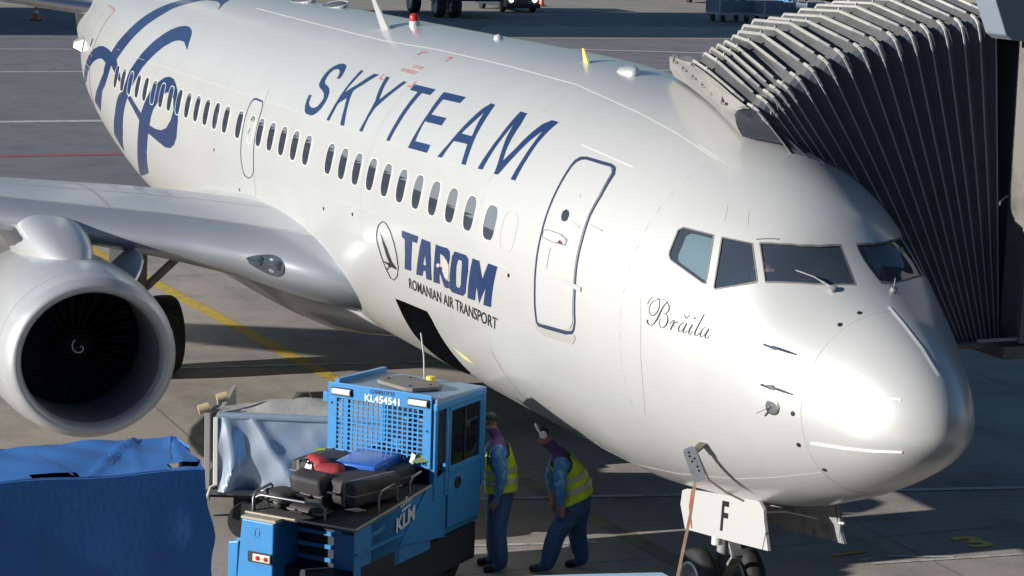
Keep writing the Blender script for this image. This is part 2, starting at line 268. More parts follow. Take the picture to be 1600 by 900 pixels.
# lettering and markings as outlines in skin coordinates (station, angle round the section)
DEC={'SKY':[[(12.243,0.7184),(12.141,0.7187),(12.144,0.7427),(12.193,0.7831),(12.263,0.8164),(12.336,0.8339),(12.462,0.8427),(12.578,0.8329),(12.672,0.8068),(12.73,0.7707),(12.744,0.7281),(12.721,0.6795),(12.66,0.6398),(12.579,0.623),(12.419,0.6074),(12.279,0.5885),(12.198,0.5576),(12.207,0.5264),(12.249,0.4938),(12.337,0.4759),(12.446,0.4737),(12.545,0.4807),(12.618,0.4979),(12.655,0.5262),(12.674,0.5535),(12.767,0.5534),(12.744,0.5122),(12.698,0.4717),(12.622,0.438),(12.514,0.4194),(12.368,0.4172),(12.258,0.4287),(12.16,0.4527),(12.091,0.4862),(12.061,0.5307),(12.081,0.5734),(12.143,0.6102),(12.246,0.6363),(12.356,0.6485),(12.466,0.6562),(12.552,0.675),(12.594,0.707),(12.612,0.7413),(12.585,0.7744),(12.504,0.788),(12.394,0.7864),(12.302,0.7658),(12.243,0.7335)],[(11.727,0.8272),(11.629,0.8239),(11.645,0.6358),(11.428,0.7199),(11.241,0.8238),(11.067,0.829),(11.257,0.7308),(11.413,0.6685),(11.379,0.6339),(11.262,0.5573),(11.041,0.4244),(11.178,0.4224),(11.328,0.5363),(11.453,0.6069),(11.617,0.553),(11.609,0.4898),(11.619,0.426),(11.714,0.4251),(11.704,0.4841),(11.699,0.5654),(11.707,0.6412)],[(10.818,0.8288),(10.689,0.8269),(10.601,0.7536),(10.427,0.6531),(10.291,0.7451),(10.203,0.8257),(10.092,0.8251),(10.185,0.7377),(10.308,0.6474),(10.381,0.595),(10.399,0.5188),(10.377,0.4264),(10.483,0.4244),(10.465,0.4985),(10.482,0.5886),(10.519,0.6383),(10.674,0.7295)],[(9.813,0.824),(9.148,0.8265),(9.15,0.7775),(9.414,0.7754),(9.412,0.6575),(9.409,0.5577),(9.426,0.4229),(9.527,0.4216),(9.514,0.5269),(9.523,0.6331),(9.541,0.7764),(9.803,0.7758)],[(8.833,0.824),(8.227,0.8293),(8.228,0.779),(8.723,0.7716),(8.7,0.6568),(8.251,0.6628),(8.238,0.6094),(8.744,0.6026),(8.694,0.4726),(8.227,0.479),(8.222,0.428),(8.807,0.4204),(8.789,0.535),(8.796,0.6602),(8.874,0.8183)],[(7.516,0.8389),(7.478,0.7721),(7.519,0.7094),(7.568,0.6537),(7.621,0.6017),(7.691,0.5443),(7.732,0.4931),(7.773,0.4311),(7.897,0.4276),(7.785,0.5143),(7.715,0.6015),(7.647,0.7034),(7.592,0.7874)],[(7.516,0.8389),(7.407,0.8367),(7.35,0.7693),(7.297,0.6966),(7.247,0.6189),(7.178,0.5389),(7.098,0.4395),(7.21,0.4359),(7.259,0.4982),(7.318,0.5542),(7.329,0.6069),(7.426,0.7034),(7.478,0.7721)],[(7.621,0.6017),(7.329,0.6069),(7.318,0.5542),(7.691,0.5443)],[(6.772,0.8542),(6.617,0.8579),(6.529,0.7819),(6.466,0.6836),(6.418,0.6173),(6.337,0.5412),(6.259,0.6285),(6.205,0.7571),(6.162,0.8353),(6.08,0.8818),(5.951,0.8876),(5.958,0.8056),(5.951,0.7178),(5.925,0.6126),(5.907,0.4713),(6.001,0.4671),(5.998,0.5937),(6.017,0.6985),(6.048,0.8013),(6.113,0.7126),(6.179,0.5952),(6.248,0.5024),(6.288,0.461),(6.371,0.4554),(6.403,0.5168),(6.483,0.5921),(6.583,0.6788),(6.66,0.7708),(6.654,0.6801),(6.656,0.5818),(6.662,0.4527),(6.781,0.4467),(6.748,0.5638),(6.732,0.6715),(6.755,0.7795)]],'TAR':[[(8.499,-0.0505),(7.976,-0.0462),(8.025,-0.0847),(8.174,-0.0862),(8.228,-0.154),(8.331,-0.2549),(8.542,-0.2606),(8.452,-0.178),(8.413,-0.0927),(8.507,-0.0851)],[(7.871,-0.0493),(7.746,-0.0501),(7.789,-0.1248),(7.89,-0.1854),(7.907,-0.2189),(7.976,-0.2534),(8.177,-0.2623),(8.014,-0.1522)],[(7.746,-0.0501),(7.602,-0.0488),(7.617,-0.1364),(7.687,-0.2552),(7.859,-0.2606),(7.834,-0.2167),(7.793,-0.1836),(7.789,-0.1248)],[(7.89,-0.1854),(7.793,-0.1836),(7.834,-0.2167),(7.907,-0.2189)],[(7.44,-0.0472),(7.312,-0.048),(7.343,-0.1292),(7.449,-0.2535),(7.641,-0.2587),(7.519,-0.1428)],[(7.312,-0.048),(7.105,-0.0424),(7.036,-0.0539),(7.044,-0.0918),(7.086,-0.1224),(7.21,-0.0913),(7.319,-0.0861)],[(7.357,-0.1545),(7.278,-0.1551),(7.234,-0.2038),(7.14,-0.2169),(7.184,-0.2546),(7.308,-0.2594),(7.347,-0.2202),(7.384,-0.188)],[(6.894,-0.0414),(6.744,-0.0388),(6.748,-0.0734),(6.804,-0.076),(6.863,-0.1112),(6.935,-0.2064),(6.935,-0.2238),(6.897,-0.224),(6.943,-0.2632),(7.1,-0.2664),(7.161,-0.2504),(7.068,-0.1622),(6.974,-0.0727)],[(6.744,-0.0388),(6.596,-0.0356),(6.525,-0.0495),(6.545,-0.1115),(6.688,-0.2334),(6.787,-0.2584),(6.943,-0.2632),(6.897,-0.224),(6.847,-0.2231),(6.791,-0.2009),(6.706,-0.0982),(6.703,-0.0744),(6.748,-0.0734)],[(6.413,-0.0363),(6.248,-0.0338),(6.188,-0.1176),(6.039,-0.024),(5.835,-0.019),(6.065,-0.2453),(6.247,-0.2531),(6.121,-0.1511),(6.355,-0.2559),(6.345,-0.1637),(6.461,-0.2526),(6.656,-0.257)]],'PATCH':[[(7.232,-0.0985),(7.144,-0.1032),(7.081,-0.1289),(7.105,-0.1722),(7.177,-0.2144),(7.252,-0.2018),(7.29,-0.1734),(7.277,-0.1308)],[(7.466,-0.1561),(7.409,-0.1412),(7.35,-0.1421),(7.38,-0.1598),(7.444,-0.1663)]],'BIRD':[[(9.246,-0.1082),(9.055,-0.1865),(8.956,-0.2535),(8.832,-0.2799),(8.868,-0.2905),(9.021,-0.2875),(9.254,-0.328),(9.112,-0.2871),(9.302,-0.2753),(9.064,-0.2681),(9.123,-0.2288)]],'EMB':[[(23.226,0.367),(23.074,0.4843),(22.91,0.5844),(22.768,0.6884),(22.601,0.802),(22.414,0.8992),(22.204,0.9839),(21.968,1.0581),(21.711,1.1246),(21.362,1.1937),(20.832,1.2408),(20.224,1.2716),(19.939,1.2362),(19.833,1.1708),(19.529,1.066),(19.889,1.1485),(20.268,1.177),(20.781,1.1638),(21.053,1.1254),(21.346,1.0462),(21.633,0.9599),(21.803,0.8459),(22.031,0.7288),(22.207,0.6127),(22.364,0.5049),(22.507,0.4128),(22.66,0.3323)],[(26.083,-0.2546),(25.761,-0.0915),(25.63,0.0049),(25.422,0.0957),(25.144,0.2013),(24.816,0.2854),(24.4,0.3485),(24.038,0.3741),(23.624,0.3772),(23.226,0.367),(22.66,0.3323),(22.418,0.2877),(22.117,0.228),(21.944,0.1713),(22.102,0.172),(22.378,0.2126),(22.704,0.2401),(22.904,0.2641),(23.426,0.2514),(23.778,0.263),(24.11,0.2429),(24.468,0.1915),(24.858,0.1037),(25.095,0.0038),(25.367,-0.1161)],[(23.423,0.2505),(22.907,0.265),(23.009,0.1499),(23.204,0.0365),(23.195,0.0529),(23.408,-0.0123),(23.595,-0.126),(23.899,-0.2607),(24.463,-0.2237),(24.029,-0.0693),(23.737,0.0215),(23.419,0.1484)],[(18.962,0.6102),(19.139,0.676),(19.322,0.7461),(19.494,0.7851),(19.759,0.8149),(20.021,0.8165),(20.29,0.7936),(20.559,0.7428),(20.765,0.6738),(20.989,0.5851),(21.184,0.4916),(21.356,0.3929),(21.538,0.2967),(21.639,0.1971),(21.718,0.1092),(21.944,0.0724),(22.11,0.0068),(22.313,-0.1129),(22.926,-0.3656),(22.52,-0.4745),(21.932,-0.2458),(21.67,-0.0819),(21.526,-0.0028),(21.391,0.065),(21.335,0.1028),(21.173,0.1849),(20.996,0.2681),(20.87,0.3497),(20.676,0.4268),(20.468,0.5064),(20.236,0.5848),(19.971,0.6459),(19.702,0.6723),(19.374,0.6698)],[(21.393,0.0682),(21.186,0.0928),(20.442,-0.0099),(20.56,-0.0681)],[(20.045,-0.1356),(19.916,-0.0709),(19.803,-0.0022),(19.662,0.0679),(19.408,0.1439),(19.246,0.1993),(19.036,0.2363),(19.156,0.3609),(19.417,0.3371),(19.593,0.3012),(19.701,0.2779),(19.918,0.224),(20.123,0.1389),(20.305,0.0549),(20.442,-0.0099),(20.56,-0.0681),(20.758,-0.1858),(21.087,-0.3298),(21.481,-0.4728),(22.171,-0.6757),(20.901,-0.5092),(20.581,-0.3749),(20.242,-0.2326)],[(20.045,-0.1356),(19.497,-0.1633),(19.057,-0.1862),(18.736,-0.1751),(18.467,-0.1358),(18.272,-0.0715),(18.193,0.0448),(18.249,0.1631),(18.521,0.2835),(18.675,0.3199),(18.885,0.3543),(19.156,0.3609),(19.036,0.2363),(18.8,0.2325),(18.606,0.2061),(18.479,0.1203),(18.6,0.0324),(18.865,-0.0386),(19.185,-0.0703),(19.583,-0.0794),(19.916,-0.0709)]],'CW3':[[(3.209,0.6848),(3.121,0.7007),(3.036,0.7174),(2.954,0.7351),(2.874,0.754),(2.812,0.6851),(2.759,0.6163),(2.713,0.5471),(2.675,0.4771),(2.684,0.4749),(2.694,0.4727),(2.703,0.4704),(2.713,0.4683),(2.82,0.4694),(2.927,0.4716),(3.036,0.4749),(3.15,0.4788),(3.161,0.4838),(3.172,0.4887),(3.183,0.4937),(3.194,0.4987),(3.198,0.5042),(3.201,0.5098),(3.205,0.5154),(3.208,0.5209),(3.215,0.5539),(3.224,0.5869),(3.234,0.62),(3.247,0.6531),(3.237,0.661),(3.228,0.6689),(3.218,0.6768)]],'CW2':[[(2.787,0.7761),(2.713,0.8005),(2.641,0.8267),(2.572,0.855),(2.507,0.8856),(2.438,0.8486),(2.372,0.8124),(2.308,0.7772),(2.248,0.7453),(2.247,0.7406),(2.246,0.7358),(2.245,0.731),(2.244,0.7262),(2.312,0.6552),(2.39,0.5928),(2.474,0.5359),(2.563,0.4836),(2.568,0.4849),(2.573,0.4862),(2.578,0.4875),(2.584,0.4888),(2.623,0.5617),(2.669,0.6336),(2.724,0.7049)]],'CW1':[[(2.46,0.9279),(2.328,1.0581),(2.236,1.2128),(2.181,1.3842),(2.156,1.5697),(2.082,1.5674),(1.991,1.5555),(1.889,1.5362),(1.779,1.5102),(1.836,1.306),(1.927,1.1272),(2.046,0.9621),(2.182,0.7921),(2.246,0.8221),(2.312,0.8539),(2.385,0.8902)]],'CWL':[[(2.161,1.6663),(2.185,1.7828),(2.226,1.9116),(2.308,2.0661),(2.616,2.339),(2.523,2.3283),(2.446,2.3246),(2.378,2.3242),(2.316,2.3256),(2.288,2.3445),(2.264,2.3663),(2.244,2.3906),(2.226,2.4177),(1.988,2.1182),(1.871,1.9196),(1.807,1.7527),(1.777,1.6043),(1.89,1.6305),(1.995,1.6505),(2.086,1.663)]],'CARGO':[[(9.241,-0.5175),(8.941,-0.4807),(8.197,-0.4798),(8.153,-0.5627),(8.205,-0.7214),(8.176,-0.8874),(8.057,-1.0248),(9.533,-0.7676)]],'DOORP':[[(5.026,-0.1871),(5.022,-0.061),(5.034,0.0768),(5.039,0.2442),(5.063,0.4085),(5.084,0.5563),(5.097,0.6731),(5.071,0.7249),(4.991,0.7469),(4.724,0.76),(4.566,0.7688),(4.507,0.75),(4.457,0.6015),(4.451,0.4736),(4.421,0.324),(4.402,0.1987),(4.372,0.0556),(4.373,-0.1099),(4.439,-0.1524),(4.54,-0.1685),(4.866,-0.1827),(4.973,-0.1913)]],'SILL':[[(5.103,-0.2137),(5.012,-0.2242),(4.432,-0.1884),(4.367,-0.1726),(4.351,-0.1907),(4.412,-0.2274),(4.571,-0.2379),(4.928,-0.2582),(5.088,-0.2454)]],'EXITP':[],'HAND':[[(5.026,0.288),(4.966,0.2993),(4.748,0.3066),(4.638,0.2959),(4.645,0.2695),(4.843,0.2567),(5.009,0.2574)]],'PORT':[[(4.81,0.4483),(4.761,0.4454),(4.728,0.4267),(4.725,0.3968),(4.756,0.3827),(4.809,0.3824),(4.84,0.4011),(4.849,0.4289)]],'DOOR':[([(5.045,-0.2034),(5.049,-0.1292),(5.041,-0.0418),(5.043,0.0748),(5.057,0.2468),(5.082,0.4103),(5.102,0.5575),(5.116,0.6757),(5.102,0.7096),(5.052,0.7349)],[(5.086,-0.2099),(5.089,-0.1349),(5.079,-0.0465),(5.08,0.0707),(5.092,0.2443),(5.117,0.4094),(5.141,0.5581),(5.165,0.6781),(5.167,0.7189),(5.129,0.7508)]),([(5.078,0.7286),(4.995,0.7449),(4.732,0.7577),(4.592,0.7678),(4.526,0.7652)],[(5.134,0.7518),(5.036,0.7702),(4.769,0.7858),(4.622,0.7963),(4.539,0.7936)]),([(4.567,0.7769),(4.503,0.7451),(4.449,0.6041),(4.445,0.4771),(4.411,0.3246),(4.394,0.2009),(4.363,0.0573),(4.359,-0.1078),(4.397,-0.151)],[(4.507,0.7866),(4.444,0.7463),(4.411,0.6037),(4.414,0.4779),(4.381,0.3269),(4.364,0.2045),(4.332,0.0622),(4.325,-0.1033),(4.352,-0.147)]),([(4.387,-0.1465),(4.424,-0.1577),(4.498,-0.1665),(4.876,-0.189),(4.989,-0.1989),(5.043,-0.198)],[(4.354,-0.1504),(4.404,-0.1782),(4.53,-0.197),(4.919,-0.2204),(5.037,-0.223),(5.076,-0.2093)])],'EXIT':[([(14.759,-0.1082),(14.811,-0.07),(14.841,-0.0217),(14.855,0.0542),(14.856,0.1474),(14.869,0.2546),(14.862,0.3307),(14.834,0.3772),(14.761,0.4014)],[(14.782,-0.1102),(14.834,-0.0717),(14.863,-0.0231),(14.876,0.0531),(14.877,0.1466),(14.89,0.2542),(14.883,0.3308),(14.863,0.3783),(14.8,0.4044)]),([(14.782,0.3972),(14.685,0.4034),(14.405,0.4015)],[(14.817,0.4065),(14.703,0.4192),(14.406,0.4145)]),([(14.416,0.4122),(14.349,0.3916),(14.296,0.3494),(14.282,0.2549),(14.282,0.1418),(14.275,0.024),(14.262,-0.0475),(14.289,-0.0838)],[(14.38,0.4146),(14.322,0.3926),(14.276,0.3497),(14.262,0.2553),(14.261,0.1425),(14.254,0.0252),(14.24,-0.0463),(14.263,-0.0825)]),([(14.288,-0.0835),(14.347,-0.1093),(14.525,-0.1361),(14.678,-0.1285),(14.758,-0.1077)],[(14.263,-0.0828),(14.319,-0.1104),(14.53,-0.1423),(14.717,-0.1346),(14.784,-0.1107)])],'SWHITE':[([(18.224,1.1907),(17.52,1.1823),(16.843,1.1743),(16.19,1.1666),(15.561,1.1593),(14.953,1.1524),(14.374,1.1472),(13.814,1.1423),(13.273,1.1375),(12.748,1.1329),(12.239,1.1285),(11.889,1.1347),(11.548,1.1408),(11.213,1.1468),(10.886,1.1528),(10.567,1.1586),(10.223,1.1576),(9.886,1.1566),(9.556,1.1556),(9.234,1.1547),(8.918,1.1537),(8.759,1.1522),(8.603,1.1512),(8.45,1.1505),(8.3,1.1503),(8.154,1.1503),(7.787,1.1492),(7.439,1.1501),(7.122,1.1564),(6.826,1.166),(6.545,1.1771),(6.223,1.174),(5.925,1.174),(5.638,1.1745),(5.356,1.174),(5.085,1.1737),(4.913,1.169),(4.748,1.1655),(4.59,1.1637),(4.442,1.1639),(4.301,1.1657),(4.147,1.1635),(3.998,1.1625),(3.852,1.1623),(3.71,1.1629),(3.572,1.1648)],[(18.3,1.2057),(17.592,1.1968),(16.911,1.1883),(16.254,1.1803),(15.621,1.1726),(15.011,1.1652),(14.429,1.1598),(13.867,1.1545),(13.323,1.1495),(12.796,1.1446),(12.287,1.1399),(11.938,1.1461),(11.596,1.1522),(11.261,1.1582),(10.934,1.1641),(10.613,1.17),(10.267,1.1688),(9.928,1.1677),(9.598,1.1666),(9.274,1.1655),(8.958,1.1644),(8.797,1.1627),(8.639,1.1615),(8.486,1.1607),(8.335,1.1603),(8.188,1.1602),(7.82,1.1588),(7.469,1.1593),(7.15,1.1652),(6.854,1.1746),(6.57,1.1856),(6.244,1.1822),(5.944,1.1821),(5.656,1.1826),(5.374,1.1822),(5.101,1.1818),(4.928,1.1769),(4.761,1.1733),(4.603,1.1714),(4.453,1.1714),(4.311,1.1732),(4.156,1.1709),(4.006,1.1699),(3.861,1.1698),(3.718,1.1704),(3.58,1.1723)]),([(5.266,0.8155),(5.158,0.8161),(5.053,0.8169),(4.949,0.8178),(4.848,0.819),(4.748,0.8206),(4.654,0.8218),(4.562,0.8234),(4.473,0.8255),(4.385,0.8279),(4.3,0.8307)],[(5.274,0.8217),(5.166,0.8223),(5.06,0.8231),(4.956,0.824),(4.855,0.8252),(4.755,0.8267),(4.66,0.8279),(4.568,0.8295),(4.478,0.8316),(4.391,0.834),(4.306,0.8368)]),([(3.985,1.1812),(3.932,1.1808),(3.88,1.1805),(3.828,1.1802),(3.776,1.1801),(3.725,1.1801),(3.676,1.1798),(3.627,1.1796),(3.578,1.1795),(3.531,1.1797),(3.484,1.18)],[(3.994,1.1888),(3.941,1.1884),(3.889,1.1881),(3.837,1.1878),(3.785,1.1877),(3.734,1.1877),(3.684,1.1873),(3.635,1.1871),(3.586,1.1871),(3.538,1.1872),(3.491,1.1876)]),([(5.229,-0.9948),(5.245,-1.0201),(5.284,-1.0526),(5.421,-1.1165),(4.843,-1.0967),(4.632,-1.0664),(4.491,-1.061),(4.288,-1.0376),(4.126,-1.0282),(3.974,-1.0221),(3.821,-1.0143),(3.667,-1.0059),(3.408,-0.9743),(3.176,-0.9488),(2.968,-0.9271),(2.776,-0.9101),(2.596,-0.8996),(2.468,-0.884),(2.344,-0.8711),(2.22,-0.8619),(2.1,-0.8568),(1.99,-0.8526),(1.858,-0.8394),(1.737,-0.8277),(1.621,-0.8172),(1.511,-0.808),(1.407,-0.8005)],[(5.132,-0.964),(5.132,-0.9842),(5.142,-1.0073),(5.166,-1.0352),(4.675,-1.037),(4.526,-1.0279),(4.417,-1.0331),(4.237,-1.0174),(4.081,-1.0098),(3.931,-1.0038),(3.777,-0.9953),(3.629,-0.9879),(3.377,-0.9583),(3.15,-0.9337),(2.945,-0.9126),(2.755,-0.896),(2.578,-0.886),(2.452,-0.8708),(2.328,-0.858),(2.205,-0.8491),(2.086,-0.8438),(1.977,-0.8391),(1.847,-0.8257),(1.727,-0.8135),(1.611,-0.8024),(1.502,-0.7926),(1.399,-0.7842)])],'DIV':[([(1.443,1.5628),(1.392,1.5604),(1.342,1.5579),(1.293,1.5565),(1.247,1.5568),(1.203,1.5593),(1.14,1.5598),(1.079,1.5624),(1.02,1.5675),(0.964,1.5753),(0.912,1.5863),(0.857,1.5873),(0.804,1.5921),(0.755,1.6016),(0.709,1.617),(0.667,1.6399)],[(1.467,1.6013),(1.416,1.6001),(1.365,1.5987),(1.315,1.5979),(1.267,1.5986),(1.222,1.6015),(1.158,1.6033),(1.096,1.6072),(1.037,1.6136),(0.981,1.623),(0.927,1.6359),(0.87,1.6389),(0.817,1.6461),(0.767,1.6584),(0.721,1.6771),(0.678,1.704)]),([(1.351,-0.3901),(1.29,-0.3914),(1.228,-0.3937),(1.164,-0.3964),(1.101,-0.3995),(1.038,-0.4038),(0.978,-0.4041),(0.921,-0.4076),(0.867,-0.4163),(0.817,-0.432),(0.77,-0.4537),(0.732,-0.4654),(0.696,-0.481),(0.663,-0.5019),(0.632,-0.53),(0.603,-0.5678)],[(1.34,-0.356),(1.278,-0.3557),(1.216,-0.3561),(1.152,-0.3564),(1.089,-0.3567),(1.026,-0.358),(0.967,-0.3553),(0.91,-0.3555),(0.856,-0.3608),(0.806,-0.3728),(0.759,-0.3895),(0.722,-0.3966),(0.687,-0.4071),(0.653,-0.4223),(0.622,-0.444),(0.593,-0.4747)]),([(1.389,0.2151),(1.312,0.2422),(1.234,0.2712),(1.155,0.3042),(1.078,0.3414),(1.001,0.3824),(0.922,0.4312),(0.847,0.4829),(0.777,0.5389),(0.712,0.6063),(0.653,0.6896)],[(1.391,0.2315),(1.314,0.2588),(1.236,0.2882),(1.158,0.3215),(1.08,0.3592),(1.004,0.4008),(0.925,0.4505),(0.851,0.5035),(0.781,0.5611),(0.717,0.6302),(0.658,0.7157)])],'SEAM':[([(4.16,0.0738),(4.064,0.0841),(3.97,0.0944),(3.876,0.1046),(3.783,0.1149),(3.69,0.1251),(3.612,0.1312),(3.535,0.1374),(3.459,0.1437),(3.385,0.1502),(3.312,0.1569),(3.285,0.1582),(3.258,0.1595),(3.232,0.1609),(3.205,0.1623),(3.179,0.1638)],[(4.159,0.0775),(4.063,0.0877),(3.969,0.098),(3.875,0.1083),(3.782,0.1186),(3.689,0.1288),(3.611,0.135),(3.534,0.1412),(3.459,0.1475),(3.384,0.154),(3.311,0.1607),(3.284,0.1621),(3.257,0.1634),(3.23,0.1648),(3.203,0.1662),(3.177,0.1677)]),([(5.801,-0.0115),(5.745,-0.0091),(5.689,-0.0068),(5.633,-0.0045),(5.578,-0.0022),(5.523,0.0001),(5.427,0.0049),(5.334,0.0097),(5.242,0.0146),(5.152,0.0194),(5.064,0.0242)],[(5.797,-0.0081),(5.741,-0.0057),(5.685,-0.0034),(5.629,-0.0011),(5.574,0.0014),(5.52,0.0041),(5.424,0.0088),(5.33,0.0136),(5.239,0.0184),(5.149,0.0233),(5.061,0.0281)]),([(3.371,0.1953),(3.342,0.1302),(3.321,0.0635),(3.31,-0.0049),(3.309,-0.0721),(3.317,-0.1417),(3.321,-0.2078),(3.335,-0.2768),(3.362,-0.3492),(3.403,-0.4257),(3.462,-0.5072)],[(3.364,0.1967),(3.335,0.1317),(3.314,0.065),(3.303,-0.0035),(3.301,-0.0707),(3.309,-0.1402),(3.313,-0.2063),(3.327,-0.2753),(3.353,-0.3477),(3.394,-0.4241),(3.452,-0.5056)]),([(10.927,-0.0391),(10.542,-0.0333),(10.167,-0.0278),(9.801,-0.0223),(9.443,-0.017),(9.095,-0.0119),(8.587,-0.0144),(8.096,-0.0168),(7.622,-0.0192),(7.168,-0.0209),(6.735,-0.0216),(6.461,-0.0178),(6.209,-0.013),(5.973,-0.0076),(5.745,-0.002),(5.524,0.0041)],[(10.921,-0.0359),(10.536,-0.0302),(10.161,-0.0247),(9.795,-0.0193),(9.438,-0.0141),(9.089,-0.0089),(8.581,-0.0115),(8.09,-0.014),(7.616,-0.0164),(7.162,-0.0181),(6.73,-0.0188),(6.457,-0.0151),(6.205,-0.0103),(5.969,-0.0049),(5.742,0.0008),(5.52,0.0073)])],'RINGB':[([(9.144,-0.05),(9.035,-0.0514),(8.908,-0.0818),(8.8,-0.139),(8.758,-0.2015),(8.779,-0.2697),(8.89,-0.3276),(9.043,-0.363),(9.145,-0.3599),(9.226,-0.3124),(9.309,-0.2348),(9.364,-0.1716),(9.357,-0.1272),(9.269,-0.0779),(9.128,-0.0485)],[(9.131,-0.0452),(9.013,-0.0472),(8.882,-0.0784),(8.772,-0.1359),(8.729,-0.1985),(8.749,-0.2672),(8.863,-0.3267),(9.043,-0.3676),(9.176,-0.3654),(9.258,-0.3168),(9.339,-0.2385),(9.394,-0.1746),(9.386,-0.1289),(9.293,-0.0776),(9.147,-0.0466)])],'BRA':[([(3.253,0.179),(3.248,0.195),(3.229,0.2192),(3.193,0.2377),(3.15,0.2429),(3.126,0.2375),(3.11,0.215),(3.11,0.185),(3.129,0.1576),(3.158,0.1378),(3.183,0.133),(3.209,0.1412),(3.222,0.1578),(3.219,0.1847),(3.187,0.2137),(3.131,0.239),(3.071,0.2526),(3.027,0.2506),(2.996,0.2335),(2.989,0.2196),(2.993,0.2021),(3.01,0.1876),(3.045,0.1766)],[(3.259,0.1786),(3.254,0.1949),(3.234,0.22),(3.195,0.2396),(3.149,0.2456),(3.12,0.2401),(3.101,0.217),(3.1,0.1859),(3.12,0.1566),(3.153,0.1346),(3.186,0.1291),(3.214,0.1389),(3.228,0.1567),(3.225,0.1847),(3.191,0.215),(3.133,0.2412),(3.071,0.2556),(3.022,0.2545),(2.984,0.2385),(2.976,0.2219),(2.984,0.2017),(3.006,0.1854),(3.043,0.174)]),([(3.028,0.2515),(3.058,0.2195),(3.086,0.1751),(3.112,0.1246),(3.138,0.0947),(3.169,0.0774),(3.204,0.0761),(3.219,0.0887),(3.215,0.0981)],[(3.02,0.2506),(3.047,0.2191),(3.07,0.1754),(3.098,0.1246),(3.131,0.0934),(3.168,0.0747),(3.21,0.072),(3.234,0.0845),(3.231,0.0966)]),([(3.01,0.1834),(2.985,0.1713),(2.979,0.1471),(2.99,0.1213),(3.017,0.0993),(3.045,0.0946),(3.067,0.1071),(3.069,0.1264),(3.06,0.1437)],[(3.005,0.1865),(2.975,0.1752),(2.964,0.1495),(2.979,0.1206),(3.013,0.0964),(3.049,0.0918),(3.072,0.1055),(3.074,0.1257),(3.065,0.1435)]),([(2.943,0.1376),(2.906,0.175),(2.901,0.1726),(2.913,0.141),(2.932,0.107)],[(2.948,0.1382),(2.91,0.1761),(2.892,0.1745),(2.9,0.1419),(2.92,0.1075)]),([(2.905,0.1411),(2.87,0.1746),(2.862,0.1738),(2.87,0.1671)],[(2.909,0.1418),(2.874,0.1758),(2.852,0.1775),(2.859,0.1663)]),([(2.898,0.1429),(2.871,0.1365)],[(2.895,0.1453),(2.868,0.139)]),([(2.753,0.1994),(2.787,0.1969),(2.822,0.1694),(2.838,0.1435),(2.826,0.1241),(2.796,0.1288),(2.769,0.161),(2.744,0.1998)],[(2.754,0.1965),(2.784,0.1949),(2.815,0.1687),(2.826,0.1456),(2.819,0.1285),(2.8,0.1301),(2.774,0.1611),(2.749,0.1999)]),([(2.753,0.1995),(2.775,0.1509),(2.77,0.1323),(2.741,0.1385),(2.722,0.1601)],[(2.741,0.2002),(2.763,0.1521),(2.763,0.1367),(2.745,0.1402),(2.726,0.1605)]),([(2.799,0.239),(2.77,0.218),(2.724,0.2586)],[(2.791,0.2426),(2.771,0.2232),(2.729,0.2597)]),([(2.684,0.2108),(2.708,0.1697),(2.71,0.1463),(2.684,0.1436),(2.658,0.1748)],[(2.672,0.211),(2.696,0.1704),(2.701,0.1495),(2.688,0.1453),(2.663,0.1752)]),([(2.677,0.2583),(2.672,0.2453)],[(2.664,0.2619),(2.659,0.2489)]),([(2.58,0.3095),(2.608,0.2431),(2.638,0.1756),(2.633,0.1551),(2.603,0.1598),(2.579,0.1856)],[(2.571,0.31),(2.597,0.2436),(2.626,0.1767),(2.625,0.1594),(2.607,0.1616),(2.584,0.1861)]),([(2.524,0.2437),(2.548,0.2307),(2.565,0.2051),(2.575,0.1794),(2.559,0.1655),(2.533,0.1759),(2.507,0.2106),(2.483,0.2469)],[(2.522,0.2418),(2.544,0.2298),(2.556,0.2054),(2.563,0.1819),(2.555,0.17),(2.537,0.1769),(2.511,0.2109),(2.487,0.247)]),([(2.491,0.2465),(2.515,0.1915),(2.506,0.1746),(2.475,0.1847),(2.454,0.2132)],[(2.479,0.2474),(2.503,0.1928),(2.5,0.1798),(2.48,0.1862),(2.458,0.2136)])],'HATCH':[([(2.873,0.8642),(2.984,0.9621),(2.908,0.9979),(2.789,1.0279),(2.677,0.9487)],[(2.88,0.8618),(2.993,0.9621),(2.913,1.0026),(2.788,1.0331),(2.671,0.9521)])],'BROW':[([(2.43,0.9927),(2.389,1.0332),(2.351,1.0759),(2.316,1.1207),(2.286,1.1684),(2.261,1.2184),(2.233,1.2863),(2.21,1.3566),(2.193,1.4294),(2.18,1.5048),(2.174,1.5832)],[(2.433,0.9944),(2.391,1.0349),(2.353,1.0775),(2.318,1.1223),(2.289,1.1698),(2.263,1.2198),(2.235,1.2876),(2.212,1.3579),(2.195,1.4307),(2.183,1.5061),(2.176,1.5845)])],'ROM':[[(8.559,-0.3707),(6.046,-0.3624),(5.951,-0.2902),(8.472,-0.3035)]]}
